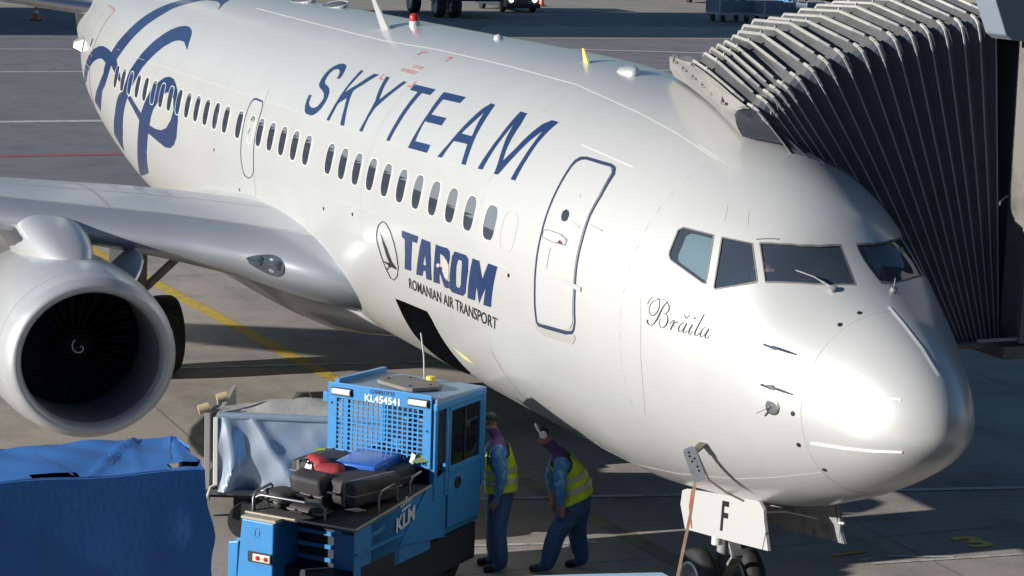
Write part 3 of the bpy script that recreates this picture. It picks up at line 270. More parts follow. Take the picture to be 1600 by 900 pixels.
# ============================================================ AIRCRAFT
JET = thing('airplane', 'large white twin-engine passenger jet with blue lettering, parked at the boarding bridge', 'airplane', (4.2, 0, 0))
def fuselage_mesh():
    u = np.linspace(0, 1, 60) ** 2 * 4.6 + S0; s = np.concatenate([u, np.arange(u[-1] + .18, 8.9, .18), np.arange(9.1, 20, .5), np.linspace(20.2, 33.5, 46)]); s[np.argmin(abs(s - 1.395))] = 1.395
    n = 120; th = np.arange(n) * 2 * pi / n
    s = s[1:-1]
    G = pt(s[:, None] + 0 * th, th[None] + 0 * s[:, None])
    mb = MB(); mb.loft([[tuple(p) for p in r] for r in G], True, False)
    k = len(s); a = len(mb.v); mb.v.append((S0, 0, float(ST[0, 1]))); mb.v.append((33.5, 0, 4.6))
    mb.f += [(a, (j + 1) % n, j) for j in range(n)]; o = (k - 1) * n
    mb.f += [(a + 1, o + j, o + (j + 1) % n) for j in range(n)]
    return mb.mesh('fuselage')
def prism_cut(poly, off, depth, steps=1):
    # a solid standing on the skin outline, from `off` outside to `depth` inside
    P = np.array(poly); c = skin(P[:, 0], P[:, 1]).mean(0); nn = nrm(P[:, 0], P[:, 1]).mean(0); nn /= np.linalg.norm(nn)
    b = skin(P[:, 0], P[:, 1])
    return MB().loft([[tuple(x + nn * off) for x in b], [tuple(x - nn * depth) for x in b]])
def dens(poly, k=3):
    o = []
    for i, a in enumerate(poly):
        b = poly[(i + 1) % len(poly)]
        o += [(a[0] + (b[0] - a[0]) * t / k, a[1] + (b[1] - a[1]) * t / k) for t in range(k)]
    return o
def _cl(t): u = min(1, max(0, (t - .9) / .67)); return t - .072 * u * u * (3 - 2 * u)
CW = {k: [(s, _cl(t)) for s, t in DEC[k][0]] for k in ('CW1', 'CW2', 'CW3')}
# the left windscreen panes mirror the right ones
CWP = {k: [(s, pi - t) for s, t in v][::-1] for k, v in CW.items()}
JAMB = [(9.33, 1.62, 2.26), (9.33, 1.44, 1.9), (9.33, 1.2, 1.5)]
CARGO = [(9.30, -.50), (8.95, -.49), (8.20, -.475), (8.13, -.52), (8.12, -.70), (8.12, -.9), (8.12, -1.22), (8.6, -1.23), (9.5, -1.23), (9.5, -1.0), (9.46, -.77), (9.33, -.58)]
fm = fuselage_mesh(); fus = bpy.data.objects.new('fuselage', fm); COL.objects.link(fus)
cuts = []
for k, v in list(CW.items()) + list(CWP.items()): cuts.append(prism_cut(v, .12, .34))
cuts.append(prism_cut(CARGO, .25, .95))
# cockpit room behind the panes
cs = np.linspace(2.05, 3.7, 9); tt = np.arange(28) * 2 * pi / 28
room = []
for s_ in cs:
    T, B, W_, Z = prof(s_); zf = 3.25 + .12 * (s_ - 2.05)
    ring = []
    for t in tt:
        y = (W_ - .17) * math.cos(t); z = Z + (T - Z - .17) * math.sin(t); ring.append((s_ + .2 * max(0, (z - 3.6)) * (s_ < 2.9), y, max(z, min(zf, T - .35))))
    room.append(ring)
cuts.append(MB().loft(room))
for i, cb in enumerate(cuts):
    co = bpy.data.objects.new('cut', cb.mesh('cut')); COL.objects.link(co)
    md = fus.modifiers.new('b', 'BOOLEAN'); md.object = co; md.operation = 'DIFFERENCE'; md.solver = 'EXACT'
    nm = dg_mesh(fus); fus.modifiers.clear(); fus.data = nm; bpy.data.objects.remove(co)
me = fus.data; me.materials.clear()
for m in (M_paint, M_gap, M_ckpt): me.materials.append(m)
cen = np.zeros(len(me.polygons) * 3); me.polygons.foreach_get('center', cen); cen = cen.reshape(-1, 3)
fi = inside(np.clip(cen, [S0 + 1e-3, -9, 0], [33.49, 9, 9])); inn = (fi < -.022) & (cen[:, 0] > 1.5) & (cen[:, 0] < 11)
mi = np.where(inn, np.where(cen[:, 0] > 5, 1, 2), 0)
me.polygons.foreach_set('material_index', mi.astype(np.int32)); me.polygons.foreach_set('use_smooth', ~inn)
bm = bmesh.new(); bm.from_mesh(me)
for e in bm.edges:
    if len(e.link_faces) == 2 and e.link_faces[0].material_index != e.link_faces[1].material_index: e.smooth = False
bm.to_mesh(me); bm.free()
fus.parent = JET; fus.location = -JET.location
bm = bmesh.new(); bm.from_mesh(me); bm2 = bm.copy()
bmesh.ops.delete(bm, geom=[f for f in bm.faces if f.calc_center_median().x < 1.395], context='FACES')
bmesh.ops.delete(bm2, geom=[f for f in bm2.faces if f.calc_center_median().x >= 1.395], context='FACES')
bm.to_mesh(me); rm = bpy.data.meshes.new('radome'); bm2.to_mesh(rm); bm.free(); bm2.free(); obj('radome', rm, M_paint, JET)

# ---- skin-hugging pieces
def patch(polys, off, maxlen=.14):
    bm = bmesh.new()
    for i, pl in enumerate(polys):
        if len(pl) < 3: continue
        q = []
        for p in pl:
            if not q or abs(p[0] - q[-1][0]) + abs(p[1] - q[-1][1]) > 2e-4: q.append(p)
        try: f = bm.faces.new([bm.verts.new((s, t * 1.9, 0)) for s, t in q])
        except ValueError: continue
        f.normal_update(); bmesh.ops.triangulate(bm, faces=[f], ngon_method='EAR_CLIP')
    for _ in range(5):
        ed = [e for e in bm.edges if e.calc_length() > maxlen]
        if not ed: break
        bmesh.ops.subdivide_edges(bm, edges=ed, cuts=1); bmesh.ops.triangulate(bm, faces=[f for f in bm.faces if len(f.verts) > 3])
    P = np.array([v.co[:] for v in bm.verts]); X = skin(P[:, 0], P[:, 1] / 1.9, off)
    for v, x in zip(bm.verts, X): v.co = x
    bm.normal_update(); c = np.array([0, 0, 0.])
    for f in bm.faces:
        m = f.calc_center_median()
        if f.normal.dot(Vector((0, m.y, m.z - 3.2))) < 0: f.normal_flip()
    me = bpy.data.meshes.new('patch'); bm.to_mesh(me); bm.free()
    me.polygons.foreach_set('use_smooth', [True] * len(me.polygons))
    me.normals_split_custom_set_from_vertices([tuple(x) for x in nrm(P[:, 0], P[:, 1] / 1.9)]); return me
def ribbons(rs, off, sub=3):
    mb = MB()
    for A, B in rs:
        A = np.array(A); B = np.array(B); k = len(A)
        if k < 2: continue
        t = np.linspace(0, k - 1, (k - 1) * sub + 1); ix = np.arange(k)
        a = skin(np.interp(t, ix, A[:, 0]), np.interp(t, ix, A[:, 1]), off); b = skin(np.interp(t, ix, B[:, 0]), np.interp(t, ix, B[:, 1]), off)
        mb.grid([[tuple(x), tuple(y)] for x, y in zip(a, b)]); off += .0002
    return mb
def line(pts, w, sub=6):
    P = np.array(pts, float); k = len(P); t = np.linspace(0, k - 1, (k - 1) * sub + 1); ix = np.arange(k)
    s = np.interp(t, ix, P[:, 0]); h = np.interp(t, ix, P[:, 1])
    d = np.stack([np.gradient(s), np.gradient(h) * 1.9], 1); d /= np.linalg.norm(d, axis=1)[:, None]
    n = np.stack([-d[:, 1], d[:, 0]], 1) * w / 2
    return ([(x, y) for x, y in zip(s + n[:, 0], h + n[:, 1] / 1.9)], [(x, y) for x, y in zip(s - n[:, 0], h - n[:, 1] / 1.9)])
def solid_patch(poly, off, th=.012, maxlen=.16):
    me = patch([poly], off, maxlen); Q = np.array(poly + [poly[0]]); t = np.linspace(0, len(Q) - 1, (len(Q) - 1) * 4 + 1); ix = np.arange(len(Q))
    s_ = np.interp(t, ix, Q[:, 0]); h = np.interp(t, ix, Q[:, 1]); e = MB().grid([[tuple(a), tuple(b)] for a, b in zip(skin(s_, h, off), skin(s_, h, off - th))])
    k = len(me.vertices); n1 = [tuple(x.vector) for x in me.corner_normals]; me2 = bpy.data.meshes.new('panel')
    me2.from_pydata([v.co[:] for v in me.vertices] + e.v, [], [tuple(p.vertices) for p in me.polygons] + [tuple(i + k for i in f) for f in e.f])
    me2.polygons.foreach_set('use_smooth', [True] * len(me.polygons) + [False] * len(e.f)); me2.update()
    cn = np.zeros(len(me2.loops) * 3); me2.corner_normals.foreach_get('vector', cn); cn = cn.reshape(-1, 3); cn[:len(n1)] = n1
    me2.normals_split_custom_set([tuple(x) for x in cn]); return me2
obj('airline_lettering', patch(DEC['SKY'], .004), M_blue, fus)
obj('airline_lettering', patch(DEC['TAR'], .004), M_blue, fus)
obj('alliance_emblem', patch(DEC['EMB'], .004), M_blue, fus)
obj('bird_emblem', patch(DEC['BIRD'], .004), M_black, fus); obj('emblem_ring', ribbons(DEC['RINGB'], .0042), M_black, fus)
obj('town_name', ribbons(DEC['BRA'], .004, 4), M_black, fus)
obj('service_panel', patch([DEC['PATCH'][0]], .0055), mat('bare_panel', (.45, .40, .38), .5), fus)
obj('service_panel', patch([DEC['PATCH'][1]], .0055), MATS['bare_panel'], fus)
def text_mesh(txt, bold=0.):
    cu = bpy.data.curves.new('t', 'FONT'); cu.body = txt; cu.offset = bold; cu.resolution_u = 3
    o = bpy.data.objects.new('t', cu); COL.objects.link(o); me = dg_mesh(o); bpy.data.objects.remove(o)
    return me
def text_map(txt, fn, bold=0., pad=0):
    me = text_mesh(txt, bold); v = np.array([x.co[:] for x in me.vertices]); lo = v.min(0); hi = v.max(0)
    u = (v[:, 0] - lo[0]) / (hi[0] - lo[0]); w = (v[:, 1] - lo[1]) / max(hi[1] - lo[1], 1e-6)
    X = fn(u, w); me.vertices.foreach_set('co', np.asarray(X, float).ravel()); me.update(); return me
def skin_text(txt, c4, off=.004, bold=.0):
    c = np.array(c4)
    return text_map(txt, lambda u, w: skin(*(((1 - u) * (1 - w))[:, None] * c[0] + (u * (1 - w))[:, None] * c[1] + (u * w)[:, None] * c[2] + ((1 - u) * w)[:, None] * c[3]).T, off), bold)
obj('airline_subtitle', skin_text('ROMANIAN AIR TRANSPORT', DEC['ROM'][0], bold=.012), M_black, fus)
obj('rescue_marking', skin_text('CUT HERE', [(10.42, .945), (10.10, .945), (10.08, .975), (10.40, .975)], .004), M_redp, fus)
obj('rescue_marking', skin_text('IN EMERGENCY', [(10.62, .895), (10.08, .895), (10.06, .925), (10.60, .925)], .004), M_redp, fus)
for (a, b, sa, sb) in ((10.95, .80, 1, 1), (9.85, .80, -1, 1), (10.75, 1.11, 1, -1), (9.8, 1.11, -1, -1)):
    obj('rescue_corner', ribbons([line([(a, b + .045 * sb), (a, b)], .025), line([(a, b), (a - .12 * sa, b)], .025)], .004), M_redp, fus)
# panel joints: butt joints round the barrel, the crown and belly laps, the radome edge
js = [line([(1.40, x) for x in np.linspace(-1.5, 1.6, 30)], .009, 1)]
for s_, a, b in ((3.62, -1.2, 1.2), (6.4, -1.1, 1.3), (9.9, -.35, 1.3), (12.8, -.1, 1.3), (16.2, -.2, 1.3), (20.0, -.6, 1.3), (23.4, -.8, 1.2)):
    js.append(line([(s_, x) for x in np.linspace(a, b, 20)], .006, 1))
for t in (.42, -.30): js.append(line([(s_, t) for s_ in np.arange(5.2, 24, .8)], .005, 1))
js += [line([(5.5, -.62), (7.9, -.64)], .006, 8)]
obj('panel_joint', ribbons(js, .0025, 1), M_seam, fus); obj('panel_joint', ribbons(DEC['SEAM'], .0025), M_seam, fus); obj('panel_joint', ribbons(DEC['HATCH'], .0025), M_seam, fus)
obj('skin_lap', ribbons([([tuple(np.array(a) * .78 + np.array(b) * .22) for a, b in zip(A, B)], [tuple(np.array(a) * .22 + np.array(b) * .78) for a, b in zip(A, B)]) for A, B in DEC['SWHITE']], .003), mat('lap_edge', (.72, .72, .70), .35), fus)
for r in DEC['DIV']: obj('lightning_strip', ribbons([r], .006), M_lap, fus)
rv = MB()
P = DEC['CW1'][0]
for i in range(34):
    f = i / 33; a = np.array(P[0]) * (1 - f) + np.array(P[1]) * f + np.array([.045, 0]); x = skin(a[0], a[1], .003)[0]; rv.box(x, (.008, .008, .006))
obj('rivet_row', rv, M_sealer, fus)
# small dark dots of latches and drain holes
for s_, t in ((5.59, -.035), (1.46, 1.25), (1.45, 1.0), (1.47, -.08), (1.47, -.42), (1.36, -.75), (16.2, -.05), (11.3, -.12), (10.2, -.08), (15.1, -.25), (13.6, -.28)):
    x = skin(s_, t, .002)[0]; n_ = nrm(np.array([s_]), np.array([t]))[0]
    obj('drain_hole', MB().lathe([(0, 0), (0, .022), (.004, .02), (.005, 0)], x, n_, 10), M_black, fus)
# ---- cabin windows
def window(s_, blind, zc=3.75, hw=.132, hh=.185):
    th = math.asin((zc - 3.384) / 1.88)
    def ring(k, off, n=28):
        o = []
        for i in range(n):
            a = 2 * pi * i / n; c, d = math.cos(a), math.sin(a)
            o.append((s_ + k * hw * math.copysign(abs(c) ** .62, c) * 1, th + (hh - (1 - k) * hw) * math.copysign(abs(d) ** .72, d) / 1.86))
        P = np.array(o); return [tuple(x) for x in skin(P[:, 0], P[:, 1], off)], o
    r0, _ = ring(1.10, .0005); r1, _ = ring(1.07, .006); r2, _ = ring(1.0, .006); r3, p3 = ring(.98, .0008)
    fr = obj('cabin_window', MB().loft([r0, r1, r2, r3], True, False), M_frame, JET, smooth=50)
    obj('pane', patch([p3], .0025), M_pane, fr)
    if blind > .05:
        zl = th + hh / 1.86 - 2 * hh / 1.86 * blind
        bp = [p for p in ring(.94, .004)[1] if p[1] > zl]; i0 = max(range(len(bp)), key=lambda i: bp[i][0] - 9 * (bp[i][1] - zl) * 0)
        bp.sort(key=lambda p: math.atan2(p[1] - (zl + .02), p[0] - s_)); lo = min(p[0] for p in bp); hi = max(p[0] for p in bp)
        bp = [p for p in bp if p[1] > zl + .004]
        bp = [(hi, zl)] + bp + [(lo, zl)]
        obj('blind', patch([bp], .0036), M_blind, fr)
    return fr
SW = 6.101; bl = [.66, .60, .55, .50, .45, .32, .30, .28, .30, .28, .24, 0, .25, .24, .22, .22, .25]
for i in range(17):
    if i != 11: window(SW + .508 * i - (.118 if i > 11 else 0), bl[i])
window(14.51, .2, hw=.12)
for i in range(15): window(SW + .508 * (17 + i) + .35 + (.147 if i else 0), (.12, .15, 0, .1)[i % 4])
pl = line([(5.69 + .15 * math.copysign(abs(math.cos(a)) ** .6, math.cos(a)), .197 + .11 * math.copysign(abs(math.sin(a)) ** .7, math.sin(a))) for a in np.linspace(0, 2 * pi, 40)], .005, 1)
obj('blanked_window', ribbons([pl], .003, 1), M_seam, fus)
# ---- doors
dr = obj('service_door', solid_patch(DEC['DOORP'][0], .008, .008), M_door, JET)
obj('door_stripe', ribbons([([tuple(np.array(a) * .86 + np.array(b) * .14) for a, b in zip(A, B)], [tuple(np.array(a) * .14 + np.array(b) * .86) for a, b in zip(A, B)]) for A, B in DEC['DOOR']], .004), M_line, dr)
obj('handle', solid_patch(DEC['HAND'][0], .014, .004), mat('handle_white', (.7, .7, .68), .4), dr)
hp = np.array(DEC['HAND'][0]); hc = hp.mean(0)
obj('handle_recess', ribbons([line([tuple(hc + (p - hc) * 1.12) for p in list(hp) + [hp[0]]], .012, 2)], .0125, 1), M_sealer, dr)
ib = hp[[3, 4, 5]].mean(0); obj('handle_grip', patch([[tuple(ib + d) for d in ((-.05, .0), (.02, .008), (.05, -.012), (-.03, -.012))]], .0165), mat('maroon_grip', (.10, .03, .03), .5), dr)
obj('porthole', patch([DEC['PORT'][0]], .012), M_pane, dr)
obj('sill_plate', patch([DEC['SILL'][0]], .005), M_sill, dr)
for l_ in (line([(4.66, .40), (4.50, .39)], .03), line([(4.70, .545), (4.78, .545)], .03), line([(4.86, .22), (4.86, .10)], .02), line([(4.54, .08), (4.25, .08)], .05), line([(4.37, .43), (4.17, .43)], .012)): obj('placard', ribbons([l_], .0122, 4), mat('faint_print', (.40, .40, .38), .5), dr)
ex = obj('overwing_exit', solid_patch([(14.26, -.20), (14.28, .3), (14.30, .42), (14.36, .50), (14.66, .50), (14.72, .42), (14.76, .3), (14.78, -.20), (14.7, -.26), (14.34, -.26)], .003, .002), M_door, JET)
obj('exit_stripe', ribbons(DEC['EXIT'], .0045), M_line, ex)
rd = obj('rear_door', solid_patch([(24.9, -.3), (24.9, .72), (25.7, .74), (25.7, -.3)], .004, .003), M_door, JET)
obj('door_stripe', ribbons([line([(24.88, -.32), (24.88, .74), (25.72, .76), (25.72, -.32), (24.88, -.32)], .035, 8)], .006, 1), mat('rear_door_stripe', (.30, .19, .13), .5), rd)
obj('door_window', patch([[(25.2, .28), (25.2, .36), (25.32, .36), (25.32, .28)]], .008), M_pane, rd)
obj('open_hatch', MB().hexa([tuple(x) for x in np.concatenate([skin([26.3, 26.7, 26.7, 26.3], [.12, .12, .26, .26], .02), skin([26.45, 26.7, 26.65, 26.5], [.14, .14, .19, .19], .16)])]), M_door, JET)
# ---- cockpit glazing
for d in (CW, CWP):
    for k, v in d.items():
        P = np.array(v); c = P.mean(0)
        w = obj('cockpit_window', ribbons([line(list(map(tuple, P)) + [tuple(P[0])], .016, 2)], .003, 1), M_sealer, JET)
        obj('pane', patch([[tuple(x) for x in P]], -.008, .09), M_glass, w)
for t0, s_ in ((.50, 0), (1.17, 0)): pass
# glareshield, sun visor, papers seen through the glass
obj('glareshield', MB().hexa([(2.12, -.7, 3.62), (2.12, .7, 3.62), (2.55, .75, 3.66), (2.55, -.75, 3.66), (2.12, -.7, 3.68), (2.12, .7, 3.68), (2.55, .75, 3.74), (2.55, -.75, 3.74)]), M_dark, JET)
obj('sun_visor', MB().hexa([(2.20, -.62, 3.80), (2.20, -.30, 3.80), (2.24, -.30, 3.97), (2.24, -.62, 3.97), (2.21, -.62, 3.80), (2.21, -.30, 3.80), (2.25, -.30, 3.97), (2.25, -.62, 3.97)]), mat('visor_green', (.30, .42, .33), .4), JET)
0 and obj('side_curtain', MB().grid([[(2.80 + .012 * math.sin(j * 1.7), 1.0 - .16 * i / 5, 3.72 + .34 * i / 5) if 0 else (2.74 + .42 * j / 8, 1.06 - .035 * math.sin(j * 2.1) - .18 * i / 5, 3.68 + .40 * i / 5) for j in range(9)] for i in range(6)]), mat('curtain_teal', (.40, .50, .49), .6), JET, smooth=60)
_c = np.array(DEC['CW3'][0]); _m = _c.mean(0)
obj('side_curtain', patch([[(s_ - .02 if s_ > 3.1 else s_, t) for s_, t in [tuple(_m + (p - _m) * np.array([.93, .96]) + np.array([-.02, .005])) for p in _c]]], -.07), mat('curtain_teal', (.40, .50, .49), .6), JET)
# ---- wipers and probes
for s_, t, e in ((1.79, 1.217, (2.085, 1.05)), (1.69, 1.77, (1.84, 1.85))):
    a = skin(s_, t, .03)[0]; b = skin(e[0], e[1], .035)[0]
    w = obj('windscreen_wiper', MB().tube([a, (Vector(a) + Vector(b)) / 2 + Vector((0, 0, .02)), b], [.011, .008, .006], 6), M_strut, JET)
    obj('wiper_pivot', MB().lathe([(-.04, .03), (.01, .03), (.015, 0)], a, nrm(np.array([s_]), np.array([t]))[0], 10), M_strut, w)
for s_, t in ((1.80, .43), (1.71, .11)):
    a = Vector(skin(s_, t, 0)[0]); n_ = Vector(nrm(np.array([s_]), np.array([t]))[0]); k = a + n_ * .085
    pb = obj('pitot_probe', MB().hexa([a + Vector((.05, 0, .012)), a + Vector((-.05, 0, .012)), a + Vector((-.05, 0, -.012)), a + Vector((.05, 0, -.012)), k + Vector((.03, 0, .01)), k + Vector((-.03, 0, .01)), k + Vector((-.03, 0, -.01)), k + Vector((.03, 0, -.01))]), M_metal, JET)
    obj('probe_tube', MB().tube([k + Vector((.03, 0, 0)), k - Vector((.12, 0, 0)), k - Vector((.2, 0, 0))], [.013, .012, .006], 8), M_metal, pb)
    obj('probe_base', patch([[(s_ + .09 * math.cos(a_), t + .05 * math.sin(a_)) for a_ in np.linspace(0, 6.28, 17)[:-1]]], .003), M_lap, pb)
a = Vector(skin(1.66, -.08, 0)[0]); n_ = Vector(nrm(np.array([1.66]), np.array([-.08]))[0])
av = obj('angle_vane', MB().lathe([(0, .07), (.012, .07), (.016, .055), (.017, 0)], a, n_, 20), M_metal, JET)
obj('vane_blade', MB().hexa([a + n_ * .02 + Vector((.03, 0, 0)), a + n_ * .02 + Vector((.0, 0, .01)), a + n_ * .12 + Vector((.12, 0, -.05)), a + n_ * .12 + Vector((.14, 0, -.06)), a + n_ * .02 + Vector((.03, .01, -.01)), a + n_ * .02 + Vector((0, .01, 0)), a + n_ * .12 + Vector((.12, .01, -.06)), a + n_ * .12 + Vector((.14, .01, -.07))]), M_metal, av)
# ---- crown fittings
def crown(s_, th): return Vector(skin(s_, th)[0]), Vector(nrm(np.array([s_]), np.array([th]))[0])
b, n_ = crown(13.0, 1.29); X = Vector((1, 0, 0)); Yv = n_.cross(X)
obj('blade_antenna', MB().hexa([b - X * .17 - Yv * .02, b + X * .17 - Yv * .004, b + X * .17 + Yv * .004, b - X * .17 + Yv * .02, b + n_ * .42 + X * .12 - Yv * .008, b + n_ * .42 + X * .26 - Yv * .003, b + n_ * .42 + X * .26 + Yv * .003, b + n_ * .42 + X * .12 + Yv * .008]), M_door, JET, bevel=.004)
b, n_ = crown(12.7, 1.45)
bc = obj('beacon', MB().lathe([(-.01, .075), (.05, .07), (.07, .06)], b, n_, 20), M_door, JET, smooth=40)
obj('lens', MB().lathe([(.06, .062), (.12, .062), (.15, .045), (.165, 0)], b, n_, 20), M_red, bc, smooth=60)
b, n_ = crown(6.5, 1.49)
obj('antenna_dome', MB().loft([[b + n_ * h + X * (.19 * k * math.cos(a)) + Yv * (.1 * k * math.sin(a)) for a in np.linspace(0, 2 * pi, 25)[:-1]] for h, k in ((-.01, 1), (.025, .97), (.05, .8), (.06, .4), (.062, .02))]), M_door, JET, smooth=70)
b, n_ = crown(7.3, 1.43)
obj('blade_antenna', MB().hexa([b - X * .07 - Yv * .012, b + X * .07 - Yv * .004, b + X * .07 + Yv * .004, b - X * .07 + Yv * .012, b + n_ * .15 + X * .03 - Yv * .006, b + n_ * .15 + X * .08 - Yv * .003, b + n_ * .15 + X * .08 + Yv * .003, b + n_ * .15 + X * .03 + Yv * .006]), mat('ivory_yellow', (.62, .52, .18), .45), JET)
for s_, t in ((17.9, 1.54), (16.6, 1.57), (19.8, 1.55)):
    b, n_ = crown(s_, t)
    ov = obj('antenna_plate', MB().loft([[b + n_ * h + X * (.33 * k * math.cos(a)) + Yv * (.16 * k * math.sin(a)) for a in np.linspace(0, 2 * pi, 25)[:-1]] for h, k in ((-.01, 1), (.02, 1), (.045, .75), (.05, .02))]), mat('antenna_grey', (.10, .10, .11), .5), JET, smooth=50)
    obj('plate_rim', MB().tube([b + n_ * .02 + X * (.34 * math.cos(a)) + Yv * (.17 * math.sin(a)) for a in np.linspace(0, 2 * pi, 25)[:-1]], .02, 6, True), M_door, ov)
b, n_ = crown(10.2, 1.52); obj('antenna_knob', MB().lathe([(0, .06), (.04, .05), (.06, 0)], b, n_, 12), M_door, JET, smooth=60)
# ---- forward hold: lit doorway edge painted as a pale line
obj('lit_door_edge', ribbons([line([(8.11, -.49), (8.10, -.75), (8.10, -1.1)], .018, 6)], .004, 1), M_lap, JET)
0 and obj('hold_lining', MB().hexa([(8.2, .75, 1.62), (9.3, .75, 1.62), (9.3, 1.2, 1.62), (8.2, 1.2, 1.62), (8.2, .75, 1.66), (9.3, .75, 1.66), (9.3, 1.2, 1.66), (8.2, 1.2, 1.66)]), M_grey, JET)
obj('hold_placard', patch([[(7.92, -.665), (7.55, -.70), (7.45, -.74), (7.75, -.735)]], .004), mat('placard_yellow', (.75, .66, .30), .5), fus)
# ---- wing
def foil(n=22, t=.12):
    x = (1 - np.cos(np.linspace(0, pi, n))) / 2
    y = 5 * t * (.2969 * np.sqrt(x) - .126 * x - .3516 * x ** 2 + .2843 * x ** 3 - .1036 * x ** 4)
    c = .018 * np.sin(pi * x)
    return [(a, b + d) for a, b, d in zip(x, y, c)] + [(a, -b + d) for a, b, d in list(zip(x, y, c))[-2:0:-1]]
WST = [(.8, 10.9, 2.08, 7.6, .145), (1.62, 11.1, 2.22, 7.35, .14), (2.0, 11.35, 2.30, 7.0, .137), (2.6, 11.95, 2.42, 6.35, .13), (3.3, 12.45, 2.53, 5.75, .125), (4.1, 12.85, 2.63, 5.2, .12), (4.84, 13.22, 2.72, 4.75, .115), (7, 14.35, 2.95, 3.9, .11), (11, 16.5, 3.4, 2.85, .105), (17.1, 19.75, 4.1, 1.35, .1)]
def wing(sg, st=WST, tw=0):
    rings = []
    k = [w[0] for w in st]
    for y in np.concatenate([np.linspace(.8, 12, 58), np.linspace(12.4, 17.1, 10)]):
        le, z, c, t = (np.interp(y, k, [w[i] for w in st]) for i in (1, 2, 3, 4)); rings.append([(le + a * c, sg * y, z + b * c - a * c * .012) for a, b in foil(60, t)])
    return MB().loft(rings)
def wpt(y, a, up=True, off=.003):
    k = [w[0] for w in WST]; le, z, c, t = (np.interp(y, k, [w[i] for w in WST]) for i in (1, 2, 3, 4))
    f = 5 * t * (.2969 * math.sqrt(a) - .126 * a - .3516 * a * a + .2843 * a ** 3 - .1036 * a ** 4); cb = .018 * math.sin(pi * a)
    return (le + a * c, y, z + ((f if up else -f) + cb) * c - a * c * .012 + (off if up else -off))
for sg in (1, -1):
    wg = obj('wing', wing(sg), M_wing, JET, smooth=50)
    if sg > 0:
        mb = MB(); ys = np.linspace(1.9, 9, 40)
        mb.grid([[wpt(y, .115), wpt(y, .119)] for y in ys]); mb.grid([[wpt(y, .30), wpt(y, .303)] for y in ys]); mb.grid([[wpt(y, .62), wpt(y, .625)] for y in ys])
        for y in (4.0, 6.6): mb.grid([[wpt(y, a), wpt(y + .03, a)] for a in np.linspace(.01, .6, 16)])
        mb.grid([[wpt(2.45, a), wpt(2.47, a)] for a in np.linspace(.005, .115, 12)])
        obj('panel_gap', mb, M_seam, wg)
        obj('leading_edge', MB().grid([[wpt(y, abs(a) ** 2 + 1e-9, a > 0, .004) for a in np.linspace(-.26, .33, 60)] for y in np.linspace(.8, 12, 58)]), mat('shaded_slat_metal', (.37, .40, .44), .32, .4), wg, smooth=60)  # slat colour darkened and blued for its sunless front face
        # landing lights set in the wing root
        yy = 2.40; hole = []
        for k in range(24):
            an = 2 * pi * k / 24; hole.append((yy + .19 * math.cos(an) * (1 + .25 * math.cos(an)) , .105 * math.sin(an) * (1.0 - .35 * math.cos(an))))
        def le(y, v, off): a = (abs(v) * .95) ** 2 + 1e-5; p = wpt(y, a, v + .02 > 0, 0); return (p[0] - off, p[1] + off * .6, p[2])
        lg = MB(); lg.add([le(yy, 0, .012)] + [le(y, v * 1.0, .012) for y, v in hole], [(0, i + 1, (i + 1) % 24 + 1) for i in range(24)])
        ll = obj('landing_light', lg, mat('lamp_glass', (.06, .075, .09), .08, coat=.6), wg)
        for y in (2.32, 2.50): obj('lamp', MB().lathe([(.0, .055), (.016, .05), (.02, .02), (.02, 0)], le(y, .02, .01), (-.85, .5, .1), 16), mat('reflector', (.20, .23, .26), .15, .8), ll)
for sg in (1, -1):
    obj('stabilizer', MB().loft([[(le + a * c, sg * y, z + b * c) for a, b in foil(16, .1)] for y, le, z, c in ((.2, 27.2, 4.46, 4.2), (1.3, 28.0, 4.58, 3.7), (7.1, 32.2, 5.25, 1.4))]), M_metal if sg > 0 else M_wing, JET, smooth=50)
obj('tail_fin', MB().loft([[(le + a * c, b * c, z) for a, b in foil(16, .1)] for z, le, c in ((4.9, 25.5, 6.8), (6.2, 28.0, 4.9), (12.4, 32.2, 2.0))]), M_door, JET, smooth=50)
# wing to body fairing
rg = []
for s_, w, h, zc in ((11.8, .9, .25, 1.62), (12.2, 1.35, .42, 1.72), (12.7, 1.70, .60, 1.84), (13.4, 1.86, .68, 1.92), (14.5, 1.92, .72, 1.95), (16.5, 1.95, .75, 1.97), (18, 1.9, .74, 1.95), (19.4, 1.7, .6, 1.85), (20.8, 1.2, .35, 1.75)):
    rg.append([(s_, w * math.copysign(abs(math.cos(a)) ** .75, math.cos(a)), zc + h * math.copysign(abs(math.sin(a)) ** .8, math.sin(a))) for a in np.linspace(0, 2 * pi, 57)[:-1]])
obj('wing_fairing', MB().loft(rg), M_paint, JET, smooth=70)
# root fillet sweeping round the leading edge
fl = []
for s_, y, z, r in ((11.2, 1.62, 2.26, .02), (11.5, 1.62, 2.30, .22), (11.8, 1.64, 2.34, .32), (12.0, 1.66, 2.40, .40), (12.8, 1.70, 2.5, .42), (14.5, 1.74, 2.5, .44), (17, 1.70, 2.36, .36), (18.6, 1.6, 2.3, .2)):
    fl.append([(s_, y - .10 + r * .8 * math.cos(a), z + r * 1.0 * math.sin(a)) for a in np.linspace(0, 2 * pi, 25)[:-1]])
obj('wing_fillet', MB().loft(fl), M_paint, JET, smooth=70)
